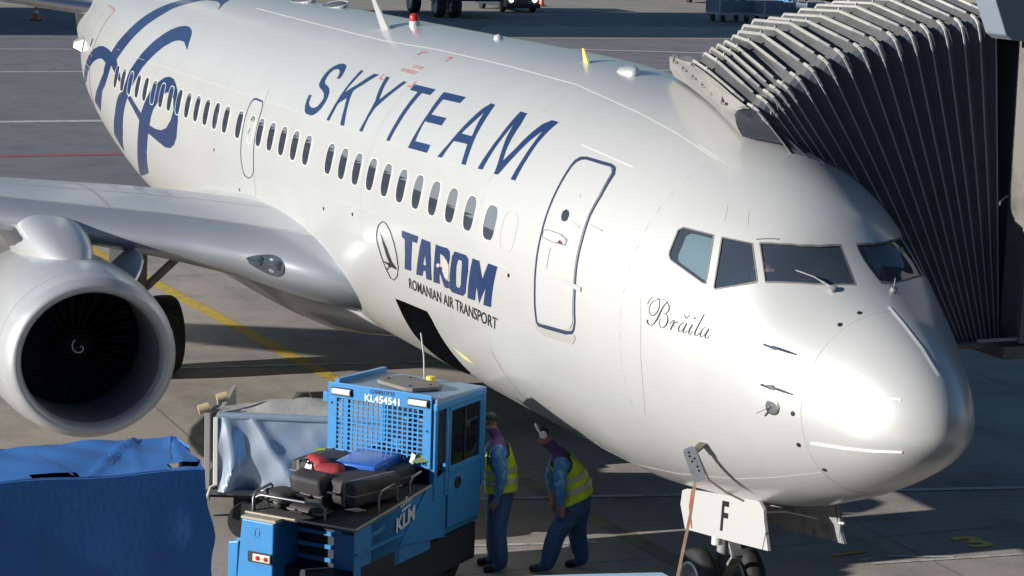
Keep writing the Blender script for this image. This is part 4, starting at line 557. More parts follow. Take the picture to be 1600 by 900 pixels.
# ---- engines
def engine(sg):
    class E_(MB):
        def lathe(s, prof, *a, **k): return MB.lathe(s, [(t, r * 1.04) for t, r in prof], *a, **k)
    Y0, Z0 = 4.80 * sg, 1.51
    o = (10.75, Y0, Z0)
    en = obj('engine', E_().lathe([(.16, .965), (.35, .998), (.7, 1.03), (1.2, 1.045), (1.9, 1.03), (2.6, .97), (3.2, .88), (3.55, .82), (3.5, .78), (2.9, .74)], o, n=64, sz=.945), M_nac, JET, smooth=60)
    obj('inlet_lip', E_().lathe([(.16, .966), (.10, .948), (.05, .925), (.015, .895), (0, .862), (.02, .825), (.07, .797), (.16, .783)], o, n=64, sz=.945), M_lip, en, smooth=70)
    obj('inlet_duct', E_().lathe([(.16, .783), (.5, .775), (1.0, .785), (1.25, .785)], o, n=64, sz=.955), mat('duct_grey', (.17, .18, .20), .5), en, smooth=60)
    fb = MB()
    for i in range(24):
        a = 2 * pi * i / 24; P = []
        for r, w, tw in ((.2, .13, .3), (.45, .17, .75), (.77, .2, 1.1)):
            for e in (-1, 1):
                da = e * w / 2 * math.sin(tw) / r; x = 1.12 + e * w / 2 * math.cos(tw)
                P.append((o[0] + x, Y0 + r * math.cos(a + da), Z0 + .955 * r * math.sin(a + da)))
        fb.add(P, [(0, 1, 3, 2), (2, 3, 5, 4)])
    obj('fan', fb, M_fan, en)
    obj('fan_wall', E_().lathe([(1.26, .785), (1.27, 0)], o, n=40, sz=.955), M_fan, en)
    obj('spinner', E_().lathe([(.72, 0), (.76, .05), (.9, .14), (1.1, .235), (1.25, .26)], o, n=28), mat('spinner_black', (.02, .02, .025), .4), en, smooth=70)
    sp = []
    for i in range(40):
        f = i / 39; a = 1.2 + f * 6.2; r = (.02 + .13 * f) * .62; x = np.interp(r, [0, .05, .14, .235], [.72, .76, .9, 1.1]) - .006; sp.append((o[0] + x, Y0 + r * math.cos(a), Z0 + r * math.sin(a)))
    obj('spinner_spiral', MB().tube(sp, [.003 + .005 * min(1, i / 20) for i in range(40)], 6), mat('spiral_white', (.7, .7, .7), .5), en)
    obj('core_nozzle', E_().lathe([(2.9, .74), (3.0, .56), (4.2, .42), (4.3, .4), (4.3, 0)], o, n=40), M_metal, en, smooth=50)
    # cowl joints and latches
    def cw(x, a, off=.004): 
        r = np.interp(x, [.16, .35, .7, 1.2, 1.9, 2.6, 3.2], [1.004, 1.038, 1.071, 1.087, 1.071, 1.009, .915]) + off
        return (o[0] + x, Y0 + sg * r * math.cos(a), Z0 + .945 * r * math.sin(a))
    mb = MB()
    for x in (.40, 1.75): mb.grid([[cw(x, a), cw(x + .010, a)] for a in np.linspace(-1.4, 4.5, 70)])
    mb.grid([[cw(x, 1.80), cw(x, 1.808)] for x in np.linspace(.4, 3, 20)])
    for x0, x1, a in ((.5, .62, 1.0), (.9, 1.05, 1.25), (.55, .7, 1.9)): mb.grid([[cw(x, a + (x - x0)), cw(x, a + .012 + (x - x0))] for x in np.linspace(x0, x1, 5)])
    obj('cowl_joint', mb, M_seam, en)
    # strake on the inboard shoulder
    a0 = 2.35
    P = [cw(1.15, a0, -.02), cw(2.5, a0 - .05, -.02)]
    def out(x, a, h): r = np.interp(x, [.7, 1.2, 1.9, 2.6], [1.071, 1.087, 1.071, 1.009]) + h; return (o[0] + x, Y0 + sg * r * math.cos(a), Z0 + .945 * r * math.sin(a))
    prof_ = [(1.1, -.02), (1.25, .12), (1.5, .26), (1.8, .33), (2.15, .33), (2.35, .27), (2.4, -.02)]
    mb = MB(); lo = [out(x, a0 - .012, h) for x, h in prof_]; hi = [out(x, a0 + .012, h) for x, h in prof_]
    mb.add(lo + hi, [tuple(range(7)), tuple(range(13, 6, -1))] + [(i, i + 7, (i + 1) % 7 + 7, (i + 1) % 7) for i in range(7)])
    obj('strake', mb, M_nac, en)
    # pylon
    rg = []
    for s_, w, zb, zt in ((11.6, .06, 2.42, 2.48), (11.8, .20, 2.25, 2.55), (12.1, .31, 2.2, 2.66), (12.6, .39, 2.2, 2.77), (13.1, .42, 2.2, 2.83), (14.0, .38, 2.2, 2.88), (15.4, .24, 2.2, 2.8), (17, .08, 2.3, 2.6)):
        zc, h = (zb + zt) / 2, (zt - zb) / 2
        rg.append([(s_, Y0 + w * math.copysign(abs(math.cos(a)) ** .7, math.cos(a)), zc + h * math.copysign(abs(math.sin(a)) ** .7, math.sin(a))) for a in np.linspace(0, 2 * pi, 33)[:-1]])
    py = obj('pylon', MB().loft(rg), M_nac, JET, smooth=70)
    0 and obj('pylon_joint', MB().tube([(12.35, Y0 - sg * .37, 2.35), (12.35, Y0 - sg * .34, 2.72), (12.35, Y0, 2.905), (12.35, Y0 + sg * .34, 2.72)], .006, 6), M_seam, py)
engine(1); engine(-1)
# flap-track fairing seen left of the pylon
obj('flap_fairing', MB().tube([(12.9, 6.1, 2.86), (13.3, 6.1, 2.83), (14.2, 6.1, 2.76), (16, 6.1, 2.6), (18.6, 6.1, 2.5)], [.02, .1, .17, .2, .03], 14), M_nac, JET, smooth=60)
# ---- landing gear
def wheel(name, c, r, w, parent, side=1):
    c = Vector(c); pr = [(-w / 2 + .0, r * .56), (-w / 2, r * .62), (-w * .5, r * .80), (-w * .44, r * .92), (-w * .3, r * .985), (0, r), (w * .3, r * .985), (w * .44, r * .92), (w * .5, r * .8), (w / 2, r * .62), (w / 2, r * .56)]
    o = obj(name, MB().lathe(pr, c, (0, 1, 0), 40), None, parent, smooth=60); o.data.materials.append(M_rim)
    t = obj('tyre', MB().lathe(pr, c, (0, 1, 0), 40), M_tyre, o, smooth=60)
    o.data = MB().lathe([(-w * .42, 0), (-w * .42, r * .2), (-w * .3, r * .3), (-w * .36, r * .46), (-w * .5, r * .53), (-w * .5, r * .575), (0, r * .58), (w * .5, r * .575), (w * .5, r * .53), (w * .36, r * .46), (w * .3, r * .3), (w * .42, r * .2), (w * .42, 0)], c, (0, 1, 0), 32).mesh('rim', 40)
    o.data.materials.append(M_rim)
    obj('rim_flange', MB().tube([c + Vector((r * .60 * math.cos(a), side * w * .5, r * .60 * math.sin(a))) for a in np.linspace(0, 2 * pi, 33)[:-1]], .014, 6, True), mat('flange_white', (.72, .72, .70), .4), o)
    return o
for y in (.25, -.25): wheel('nose_wheel', (4.225, y, .345), .345, .2, JET)
ng = obj('nose_gear', MB().tube([(4.22, 0, .345), (4.22, 0, .9)], .06, 14).tube([(4.21, 0, .85), (4.15, 0, 2.0)], .095, 16).tube([(4.22, -.3, .345), (4.22, .3, .345)], .05, 12), M_strut, JET, smooth=40)
obj('drag_brace', MB().tube([(4.18, .08, 1.0), (3.1, .2, 1.55)], .035, 8).tube([(4.18, -.08, 1.0), (3.1, -.2, 1.55)], .035, 8), M_strut, ng, smooth=40)
obj('torque_link', MB().bar((4.1, 0, .95), (3.92, 0, .68), .12, .03).bar((3.92, 0, .68), (4.14, 0, .42), .12, .03), M_strut, ng)
obj('taxi_light', MB().lathe([(0, .07), (.08, .09), (.09, .08), (.085, 0)], (4.15, 0, 1.05), (-1, 0, -.1), 20), M_metal, ng, smooth=40)
obj('steering_jack', MB().tube([(4.05, .16, .78), (4.05, .16, .98)], .055, 14).tube([(4.05, -.16, .78), (4.05, -.16, .98)], .055, 14), mat('pale_collar', (.55, .55, .52), .4), ng, smooth=40)
def gdoor(y, P, lab=False):
    n = len(P); mb = MB(); dy = .03
    mb.add([(s_, y + (1.3 - z) * .10 * (1 if y > 0 else -1), z) for s_, z in P] + [(s_, y + (1.3 - z) * .10 * (1 if y > 0 else -1) - dy * (1 if y > 0 else -1), z) for s_, z in P], [tuple(range(n)), tuple(range(2 * n - 1, n - 1, -1))] + [(i, i + n, (i + 1) % n + n, (i + 1) % n) for i in range(n)])
    return mb
GP = [(4.36, 1.26), (4.27, 1.30), (3.6, 1.415), (3.0, 1.52), (2.86, 1.53), (2.76, 1.48), (2.72, 1.38), (2.58, 1.14), (3.2, 1.05), (4.2, .915), (4.36, 1.12)]
gd = obj('nose_gear_door', gdoor(.40, GP), M_door, JET)
obj('door_letter', text_map('F', lambda u, w: np.stack([3.535 - .13 * u - .03 * (1 - w), .40 + .004 + (1.3 - (1.075 + .285 * w)) * .10, 1.085 + .285 * w + .02 * u], 1), .02), M_black, gd)
obj('red_stripe', MB().tube([(4.16, .40 + .003, 1.31), (4.15, .425, 1.15), (4.06, .437, .96)], .009, 6), mat('stripe_red', (.55, .06, .05), .5), gd)
gq = obj('nose_gear_door', gdoor(-.40, GP), M_strut, JET)
obj('door_rim', MB().tube([(2.6, -.385, 1.33), (3.1, -.385, 1.25), (3.7, -.385, 1.16), (4.1, -.385, 1.05)], .012, 6), M_lap, gq); obj('door_rim', MB().bar((2.62, -.39, 1.14), (2.72, -.39, 1.48), .03), M_strut, gq)
for sg in (1, -1):
    for y in (2.43, 3.29): wheel('main_wheel', (16.8, y * sg, .565), .565, .40, JET, sg)
    mg = obj('main_gear', MB().tube([(16.8, 2.86 * sg, .565), (16.7, 2.86 * sg, 1.3)], .09, 14).tube([(16.7, 2.86 * sg, 1.2), (16.6, 2.86 * sg, 2.5)], .15, 16).tube([(16.8, 2.2 * sg, .565), (16.8, 3.5 * sg, .565)], .07, 12), M_strut, JET, smooth=40)
    obj('side_brace', MB().tube([(16.7, 2.75 * sg, 1.25), (16.5, 1.5 * sg, 2.45)], .06, 10), M_strut, mg, smooth=40)
    obj('gear_door', MB().hexa([(16.2, 3.08 * sg, .95), (17.3, 3.08 * sg, .95), (17.3, 3.14 * sg, .95), (16.2, 3.14 * sg, .95), (16.2, 3.02 * sg, 2.3), (17.3, 3.02 * sg, 2.3), (17.3, 3.08 * sg, 2.3), (16.2, 3.08 * sg, 2.3)]), M_wing, mg)
    obj('torque_link', MB().bar((16.45, 2.86 * sg, 1.2), (16.3, 2.86 * sg, .9), .14, .04).bar((16.3, 2.86 * sg, .9), (16.7, 2.86 * sg, .6), .14, .04), M_strut, mg)
# ---- warning tag hanging from the temperature probe
a = Vector(skin(2.70, -.58, .0)[0]); n_ = Vector(nrm(np.array([2.7]), np.array([-.58]))[0])
obj('temperature_probe', MB().hexa([a + Vector((.06, 0, .01)), a + Vector((-.06, 0, .01)), a + Vector((-.06, 0, -.01)), a + Vector((.06, 0, -.01)), a + n_ * .12 + Vector((.04, 0, .01)), a + n_ * .12 + Vector((-.06, 0, .01)), a + n_ * .12 + Vector((-.06, 0, -.01)), a + n_ * .12 + Vector((.04, 0, -.01))]), mat('brass_dark', (.08, .075, .05), .5), JET)
PROBE = (a, n_)
# ============================================================ JET BRIDGE
M_fab = mat('bellows_fabric', (.045, .053, .075), .75, var=.15, vs=5, bump=.15, bs=25)
M_fabr = mat('bellows_roof', (.082, .084, .088), .8, var=.2, vs=6, bump=.2, bs=30, dirt=(.055, .055, .052), ds=4)
M_rib = mat('rib_white', (.44, .435, .41), .5, dirt=(.30, .28, .24), ds=9, dlo=.52, dhi=.75)
M_ribs = mat('rib_edge', (.26, .28, .31), .5)
M_pad = mat('bumper_pad', (.25, .245, .235), .75, var=.1, vs=6, bump=.3, bs=14)
M_cab = mat('bridge_cab_grey', (.14, .155, .18), .5, var=.05, vs=2)
M_cream = mat('cab_roof_cream', (.62, .54, .34), .6, dirt=(.42, .35, .22), ds=2)
M_col = mat('bridge_column', (.16, .15, .14), .6, dirt=(.08, .075, .07), ds=2)
FR = [[.306, 5.117, -1.8, 2.822], [.217, 5.193, -1.829, 2.821], [.153, 5.246, -1.858, 2.819], [.088, 5.287, -1.887, 2.818], [.01, 5.328, -1.917, 2.817], [-.12, 5.404, -1.946, 2.815], [-.258, 5.486, -1.983, 2.813], [-.41, 5.557, -2.019, 2.812], [-.576, 5.623, -2.063, 2.81], [-.78, 5.67, -2.108, 2.808], [-.949, 5.73, -2.159, 2.805], [-1.133, 5.779, -2.211, 2.803], [-1.312, 5.821, -2.263, 2.8], [-1.493, 5.852, -2.322, 2.797], [-1.674, 5.889, -2.367, 2.795], [-1.865, 5.914, -2.419, 2.793], [-2.049, 5.946, -2.471, 2.79], [-2.234, 5.971, -2.508, 2.789]]
BR = thing('jet_bridge', 'boarding bridge with a folding dark bellows hood pressed against the jet', 'jet bridge', (4.3, -4, 0))
SF = 3.4
def fpt(k, s_, r):
    y0, z0, yb, zb = FR[k]; L = math.hypot(y0 - yb, z0 - zb)
    return Vector((s_, yb + (y0 - yb) / L * r, zb + (z0 - zb) / L * r))
AFT = [4.12, 4.12, 4.15, 4.18, 4.22, 4.40, 4.65, 4.90, 5.05, 5.16, 5.2]; RB = [.50, .48, .46, .44, .42, .36, .28, .24, .21, .17, .14]
RS = [3.86, 3.86, 3.88, 3.90, 3.94, 4.02, 4.1, 4.16, 4.22, 4.30, 4.34]; RR = [.42, .42, .40, .39, .38, .34, .31, .27, .25, .21, .19]
def fpath(k):
    y0, z0, yb, zb = FR[k]; L = math.hypot(y0 - yb, z0 - zb)
    sb = AFT[min(k, 10)]; rb = RB[min(k, 10)]; sr = RS[min(k, 10)]; rr = RR[min(k, 10)]
    return [(SF, 0), (SF, L - .14), (SF + .02, L - .05), (SF + .06, L - .0), (SF + .13, L + .03), (sr, L + rr), (sb - .10, L + rb + .02), (sb - .02, L + rb - .03), (sb, L + rb - .10), (sb, 0)]
for k in range(18):
    P = [fpt(k, *p) for p in fpath(k)]; yy = (P[1] - P[0]).normalized(); nv = Vector((1, 0, 0)).cross(yy)
    rb = obj('hood_frame', MB().tube([P[0], P[1]], .008, 6), M_ribs, BR); obj('frame_leg', MB().tube([P[8], P[9]], .008, 6), M_ribs, rb)
    obj('corner_cap', MB().bar(P[1] + (P[0] - P[1]) * .02, P[2], .022, .02, nv).bar(P[2], P[3], .026, .022, nv).bar(P[3], P[4], .03, .022, nv), M_rib, rb)
    a = P[4].lerp(P[5], .10); b = P[4].lerp(P[5], .34)
    obj('roof_bar', MB().bar(b, P[5], .027, .022, nv).bar(P[5], P[6], .027, .022, nv).bar(P[6], P[7], .022, .02, nv), M_rib, rb)
    obj('hinge_plate', MB().bar(a, b, .026, .016, nv), M_grey, rb); obj('ridge_pin', MB().bar(P[5], P[5] + Vector((0, 0, .035)), .02), M_grey, rb)
for k in range(17):
    A = [fpt(k, *p) for p in fpath(k)]; B = [fpt(k + 1, *p) for p in fpath(k + 1)]
    c = (A[0] + B[9] + A[5] + B[5]) / 4
    sag = .075 if k > 4 else .045
    Mx = []
    for i, (a, b) in enumerate(zip(A, B)):
        m = (a + b) / 2; d = (c - m); d.y *= .2; d.normalize(); Mx.append(m + d * (sag if 0 < i < 9 else .02))
    def q(P, f): return [x.lerp(y, f) for x, y in zip(P[:-1], P[1:])]
    R0, R1, R2, R3, R4 = A, [a.lerp(m, .6) for a, m in zip(A, Mx)], Mx, [b.lerp(m, .6) for b, m in zip(B, Mx)], B
    obj('bellows_fold', MB().grid([[R[i] for i in range(0, 4)] for R in (R0, R1, R2, R3, R4)]), M_fab, BR); obj('bellows_fold', MB().grid([[R[i] for i in range(7, 10)] for R in (R0, R1, R2, R3, R4)]), M_fab, BR)
    obj('roof_fold', MB().grid([[R[i] for i in range(3, 8)] for R in (R0, R1, R2, R3, R4)]), M_fabr, BR)
    # corner gusset hanging below the eave
    g0 = A[3].lerp(Mx[3], .5); 
    obj('eave_flap', MB().hexa([R1[2], R1[3], R1[4], R1[2] + Vector((-.01, 0, -.02)), R2[2] + Vector((-.03, 0, -.05)), R2[3] + Vector((-.02, 0, .0)), R2[4] + Vector((0, 0, .01)), R2[2] + Vector((-.04, 0, -.09))]), M_grey, BR)
# padded lip lying on the crown, and the dark skirt closing the front
lipc = [(6.15, 1.70), (5.7, 1.66), (5.2, 1.60), (4.7, 1.54), (4.2, 1.48), (3.9, 1.45), (3.78, 1.44)]
lp = MB(); rings = []
for i, (s_, t) in enumerate(lipc):
    a = Vector(skin(s_, t, .03)[0]); n_ = Vector(nrm(np.array([s_]), np.array([t]))[0]); jj = .02 * math.sin(i * 2.3)
    sd_ = Vector((0, -1, 0)); rings.append([a + Vector((0, .03, 0)), a + n_ * (.09 + jj) + Vector((-.02, .11, 0)), a + n_ * (.20 + jj) + Vector((-.03, .14 + jj + .10 * math.sin(pi * i / 6), 0)), a + n_ * .22 + sd_ * .10, a + sd_ * .26 + n_ * .02, a + sd_ * .1 - n_ * .02])
for k_ in (-1, -2): rings[k_] = [rings[k_][0].lerp(p, .72 if k_ == -1 else .88) for p in rings[k_]]
obj('bumper_pad', lp.loft(rings), M_pad, BR, smooth=35)
F0 = [fpt(0, *p) for p in fpath(0)]
_o = Vector((-.02, .035, -.012)); F0 = [p + _o if 2 < i < 8 else p for i, p in enumerate(F0)]
up = [F0[7], F0[6], F0[5], F0[5].lerp(F0[4], .33), F0[5].lerp(F0[4], .66), F0[4], F0[3]]
rlast = rings[-1]
rings = [[rings[i][2].lerp(up[i], f) + Vector((-.05, .09, .035)) * math.sin(f * pi) + Vector((.015 * math.sin(i * 3 + f * 9), 0, .02 * math.sin(f * pi) * math.sin(i * 2.2 + 1))) for i in range(7)] for f in (0, .25, .5, .75, 1)]
obj('hood_skirt', MB().grid(rings), M_pad, BR, smooth=40)
con = [Vector(skin(s_, t, .02)[0]) for s_, t in ((3.78, 1.44), (3.55, 1.66), (3.34, 1.90), (3.18, 2.15), (3.05, 2.4), (3.0, 2.7), (3.05, 2.95), (3.1, 3.1))]
sd0 = [F0[3]] + [F0[2].lerp(F0[0], f) for f in (0, .15, .3, .47, .64, .82, 1)]
obj('front_skirt', MB().grid([[c_.lerp(d_, f) + Vector((-.06 * math.sin(f * pi), 0, 0)) for c_, d_ in zip(con, sd0)] for f in (0, .33, .66, 1)]), M_fab, BR)
obj('corner_flap', MB().add([rlast[0] + Vector((-.03, 0, 0)), rlast[1] + Vector((-.03, 0, 0))] + [rings[k_][6] + Vector((-.004, 0, 0)) for k_ in range(5)] + [F0[2] + Vector((-.03, 0, 0)), F0[2].lerp(F0[0], .15) + Vector((-.05, 0, 0)), con[1] + Vector((-.03, 0, 0))], [tuple(range(10))]), M_fab, BR)
for i in range(6):
    rl = MB()
    p = rings[2][0].lerp(rings[2][6], (i + .7) / 6.5) + Vector((0, .03, .05)); rl.tube([p, p + Vector((.03, .03, .02)), p + Vector((.01, .05, -.05)), p + Vector((-.04, .03, -.05))], .014, 6)
    obj('lacing_loop', rl, M_sealer, BR)
# cab body: portal, roof, fascia box, floor
obj('cab_body', MB().span((3.42, -7.2, 2.9), (5.3, -2.62, 5.72)), M_cab, BR, bevel=.03)
obj('cab_roof', MB().hexa([(3.5, -9, 5.86), (5.6, -9, 5.86), (5.6, -2.32, 5.86), (3.5, -2.32, 5.86), (3.55, -9, 5.98), (5.55, -9, 6.0), (5.55, -2.34, 6.12), (3.55, -2.34, 5.98)]), M_cream, BR, bevel=.01)
obj('portal_column', MB().span((3.0, -3.05, 2.86), (3.42, -2.52, 6.5)), M_col, BR, bevel=.015)
obj('portal_column', MB().span((2.98, -2.55, 2.86), (3.05, -2.46, 6.5)), M_cab, BR)
mb = MB(); P = [(-1.92, 6.6), (-1.96, 6.14), (-2.10, 5.82), (-2.17, 5.775), (-2.40, 5.755), (-2.45, 5.79), (-2.46, 6.6)]; n = len(P)
mb.add([(3.02, y, z) for y, z in P] + [(3.36, y, z) for y, z in P], [tuple(range(n)), tuple(range(2 * n - 1, n - 1, -1))] + [(i, i + n, (i + 1) % n + n, (i + 1) % n) for i in range(n)])
obj('fascia_box', mb, mat('fascia_blue_grey', (.20, .24, .29), .45), BR, bevel=.01)
obj('cab_floor', MB().span((3.0, -9, 2.70), (5.4, -2.3, 2.83)).span((3.3, -2.35, 2.76), (5.2, -1.92, 2.82)), M_col, BR, bevel=.01)
obj('floor_bumper', MB().tube([(3.3, -1.9, 2.79), (5.2, -1.9, 2.79)], .06, 10), M_tyre, BR, smooth=50)
obj('rail_bar', MB().bar((3.02, -2.5, 2.9), (3.02, -2.0, 2.9), .03, .03), M_ribs, BR)
obj('tunnel', MB().span((3.5, -22, 3.0), (5.2, -9, 5.6)), M_cab, BR, bevel=.03)
obj('drive_column', MB().span((3.9, -12.4, .9), (4.2, -12.1, 3.0)).span((5.0, -12.4, .9), (5.3, -12.1, 3.0)).span((3.7, -12.6, .7), (5.5, -11.9, 1.0)), M_col, BR, bevel=.02)
for s_ in (3.9, 5.3): wheel('bridge_wheel', (s_, -12.2, .5), .5, .35, BR)

# ============================================================ BAGGAGE TRACTOR  (u across, v forward to the bed, z up)
TO = Vector((6.3268, 3.41666, 0)); TU = Vector((-.766, -.643, 0)); TV = Vector((-.643, .766, 0))
TM = Matrix(((TU.x, TV.x, 0, TO.x), (TU.y, TV.y, 0, TO.y), (0, 0, 1, 0), (0, 0, 0, 1)))
def T_(u, v, z): return TM @ Vector((u, v, z))
M_klm = mat('tractor_blue', (.03, .215, .50), .42, var=.05, vs=3, coat=.2, dirt=(.03, .13, .28), ds=3.2, dlo=.56, dhi=.8)
M_deck = mat('deck_rubber', (.045, .044, .042), .85, bump=.4, bs=60, dirt=(.11, .10, .085), ds=6)
M_rail = mat('worn_rail', (.20, .20, .21), .4, .7)
TR = thing('baggage_tractor', 'bright blue baggage tractor with a mesh-backed cab, luggage on its open bed', 'baggage tractor', T_(.6, .3, 0))
def TB(): return MB(TM)
# cab front panel with the mesh
fp = TB()
fp.span((-.0, -.012, 1.955), (1.19, .012, 2.11)); fp.span((0, -.012, 1.37), (1.19, .012, 1.435)); fp.span((0, -.012, 1.435), (.105, .012, 1.955)); fp.span((1.095, -.012, 1.435), (1.19, .012, 1.955))
fp.span((-.06, -.012, 1.90), (0, .012, 2.0))
cp = obj('cab_panel', fp, M_klm, TR, bevel=.004)
gm = TB()
for i in range(1, 17): x = .105 + .99 * i / 17; gm.span((x - .009, -.006, 1.435), (x + .009, .006, 1.955))
obj('mesh_upright', gm, M_klm, cp)
for i in range(1, 11): obj('mesh_bar', TB().span((.105, -.0045, 1.435 + .52 * i / 11 - .008), (1.095, .0075, 1.435 + .52 * i / 11 + .008)), M_klm, cp)
def t_text(txt, c0, eu, ez, w, h, bold=0.):
    # flat lettering: c0 lower-left corner, eu/ez unit directions
    return text_map(txt, lambda a, b: np.array([list(TM @ (Vector(c0) + Vector(eu) * (w * x) + Vector(ez) * (h * y))) for x, y in zip(a, b)]), bold)
obj('fleet_number', t_text('KL454541', (.43, .0165, 1.962), (1, 0, 0), (0, 0, 1), .40, .075, .02), mat('white_print', (.75, .77, .78), .5), cp)
obj('tractor_name', t_text('CHARLOTTE', (.49, .0165, 2.052), (1, 0, 0), (0, 0, 1), .28, .042, .02), mat('navy_print', (.01, .03, .12), .5), cp)
for u in (.05, .93): 
    hl = obj('work_lamp', TB().span((u, .012, 1.985), (u + .23, .03, 2.065)), M_dark, TR)
    obj('lamp_lens', TB().loft([[(u + .012 + .206 * j, .024 + .026 * math.sin(a), 2.025 + .032 * math.cos(a)) for a in np.linspace(0, pi, 9)] for j in (0, 1)]), mat('lamp_white', (.72, .70, .66), .25), hl)
for u, z in ((.045, 1.90), (.05, 1.40), (1.14, 1.41), (1.145, 1.75)): obj('bolt', TB().lathe([(0, .012), (.008, .010), (.009, 0)], (u, .012, z), (0, 1, 0), 8), M_dark, cp)
rf = obj('cab_roof', TB().hexa([(.02, -.02, 2.035), (1.24, -.02, 2.02), (1.24, -1.02, 1.98), (.02, -1.02, 1.99), (.02, -.02, 2.085), (1.24, -.02, 2.075), (1.24, -1.02, 2.035), (.02, -1.02, 2.045)]), mat('roof_blue_grey', (.16, .27, .38), .5, var=.1, vs=4, dirt=(.25, .27, .27), ds=5), TR, bevel=.012)
obj('roof_edge', TB().span((1.205, -1.03, 1.955), (1.25, -.0, 2.03)), M_klm, TR, bevel=.008)
obj('roof_rail', TB().bar((.06, -.06, 2.11), (.06, -1.0, 2.07), .05, .05), M_klm, TR)
rp = TB(); P = [(.30, -.50), (.36, -.34), (.80, -.14), (.88, -.15), (1.02, -.42), (1.0, -.55), (.60, -.74), (.42, -.76)]; n = len(P)
rp.add([(u, v, 2.085 + .04 * v + .0) for u, v in P] + [(u, v, 2.125 + .04 * v) for u, v in P], [tuple(range(n - 1, -1, -1)), tuple(range(n, 2 * n))] + [(i, (i + 1) % n, (i + 1) % n + n, i + n) for i in range(n)])
hatch = obj('roof_hatch', rp, mat('hatch_grey_brown', (.17, .16, .145), .7, var=.1, vs=5), TR, bevel=.01)
for u, v in ((.42, -.46), (.80, -.24), (.92, -.44), (.56, -.66)): obj('bolt', TB().lathe([(0, .016), (.012, .014), (.013, 0)], (u, v, 2.125 + .04 * v), (0, 0, 1), 8), M_dark, hatch)
obj('beacon', TB().lathe([(0, .05), (.05, .045), (.055, 0)], (.72, -.80, 2.06), (0, 0, 1), 14), mat('amber_yellow', (.75, .62, .10), .35), TR)
obj('aerial', TB().tube([(.62, -.85, 2.06), (.60, -.86, 2.3), (.555, -.87, 2.53)], .008, 5), M_door, TR)
obj('shade_box', TB().span((.04, -1.26, .62), (.5, -1.07, 1.93)), M_klm, TR, bevel=.01)  # unseen box added to close a sunlit gap in the tractor's shadow
# cab sides: pillars, door, windows
for u in (1.17, .02):
    for a_, b_ in (((u, -.07, 1.05), (u + .06, -.012, 2.03)), ((u, -1.06, 1.0), (u + .06, -1.0, 1.99)), ((u + .002, -.30, 1.05), (u + .058, -.24, 2.02))): obj('cab_pillar', TB().span(a_, b_), M_klm, TR, bevel=.006)
obj('pillar_print', t_text('ABBRANNA', (1.2315, -.262, 1.86), (0, 0, -1), (0, 1, 0), .44, .032, .0) if 0 else TB().span((1.2305, -.275, 1.42), (1.2320, -.262, 1.84)).mesh('p'), mat('pale_strip', (.28, .38, .48), .5), TR)
dd = TB()
dd.span((1.19, -.99, 1.27), (1.23, -.31, 1.33)); dd.span((1.19, -.99, 1.90), (1.23, -.31, 1.97)); dd.span((1.19, -.345, 1.33), (1.23, -.305, 1.90)); dd.span((1.19, -.99, 1.33), (1.23, -.95, 1.90)); dd.span((1.195, -.99, .70), (1.225, -.31, 1.27))
do = obj('cab_door', dd, M_klm, TR, bevel=.005)
obj('door_glass', TB().span((1.205, -.95, 1.33), (1.212, -.345, 1.90)), M_cabglass, do)
obj('glass_divider', TB().span((1.20, -.66, 1.33), (1.222, -.635, 1.90)), M_dark, do)
obj('handle', TB().lathe([(0, .06), (.012, .06), (.013, .045), (.002, .04), (.002, 0)], (1.226, -.50, 1.14), (1, 0, 0), 20), M_dark, do)
obj('quarter_glass', TB().span((1.195, -.235, 1.40), (1.205, -.075, 1.98)), M_pane, TR)
obj('rear_glass', TB().span((.08, -1.045, 1.35), (1.17, -1.035, 1.95)), M_cabglass, TR)
obj('cab_tub', TB().span((.03, -1.06, .62), (1.18, -.02, .72)).span((.03, -1.06, .72), (.07, -.02, 1.30)).span((.07, -1.06, .72), (1.18, -1.02, 1.3)), M_klm, TR, bevel=.01)
obj('seat', TB().span((.35, -.85, .95), (.85, -.4, 1.08)).span((.35, -.95, 1.05), (.85, -.82, 1.65)), M_black, TR, bevel=.03)
obj('steering_wheel', TB().tube([(.6 + .17 * math.cos(a), -.28 + .06 * math.sin(a), 1.32 + .16 * math.sin(a)) for a in np.linspace(0, 2 * pi, 21)[:-1]], .014, 6, True), M_black, TR)
obj('dash', TB().span((.07, -.24, .9), (1.15, -.05, 1.36)), M_dark, TR, bevel=.02)
# body: side skirt, bed deck, front
body = TB()
body.hexa([(.02, -.02, .55), (1.20, -.02, .55), (1.20, 1.15, .55), (.02, 1.15, .55), (.02, -.02, 1.19), (1.20, -.02, 1.19), (1.20, 1.15, 1.085), (.02, 1.15, 1.085)])
obj('body', body, M_klm, TR, bevel=.012)
obj('side_skirt', TB().hexa([(1.20, -.28, .62), (1.215, -.28, .62), (1.215, .62, .74), (1.20, .62, .74), (1.20, -.28, 1.30), (1.215, -.28, 1.30), (1.215, .1, 1.21), (1.20, .1, 1.21)]), M_klm, TR)
obj('skirt_ledge', TB().hexa([(1.2, 1.44, .84), (1.235, 1.44, .84), (1.235, .55, .84), (1.2, .55, .84), (1.2, 1.44, .86), (1.235, 1.44, .86), (1.235, .55, .86), (1.2, .55, .86)]), M_klm, TR)
dk = TB().hexa([(-.02, .02, 1.19), (1.215, .02, 1.19), (1.215, 1.47, 1.07), (-.02, 1.47, 1.07), (-.02, .02, 1.215), (1.215, .02, 1.215), (1.215, 1.47, 1.095), (-.02, 1.47, 1.095)])
obj('bed_deck', dk, M_deck, TR, bevel=.006)
obj('deck_edging', TB().bar((1.222, .05, 1.217), (1.222, 1.47, 1.097), .016, .014).bar((0, 1.477, 1.097), (1.22, 1.477, 1.097), .016, .014), mat('worn_edge', (.42, .38, .30), .6), TR)
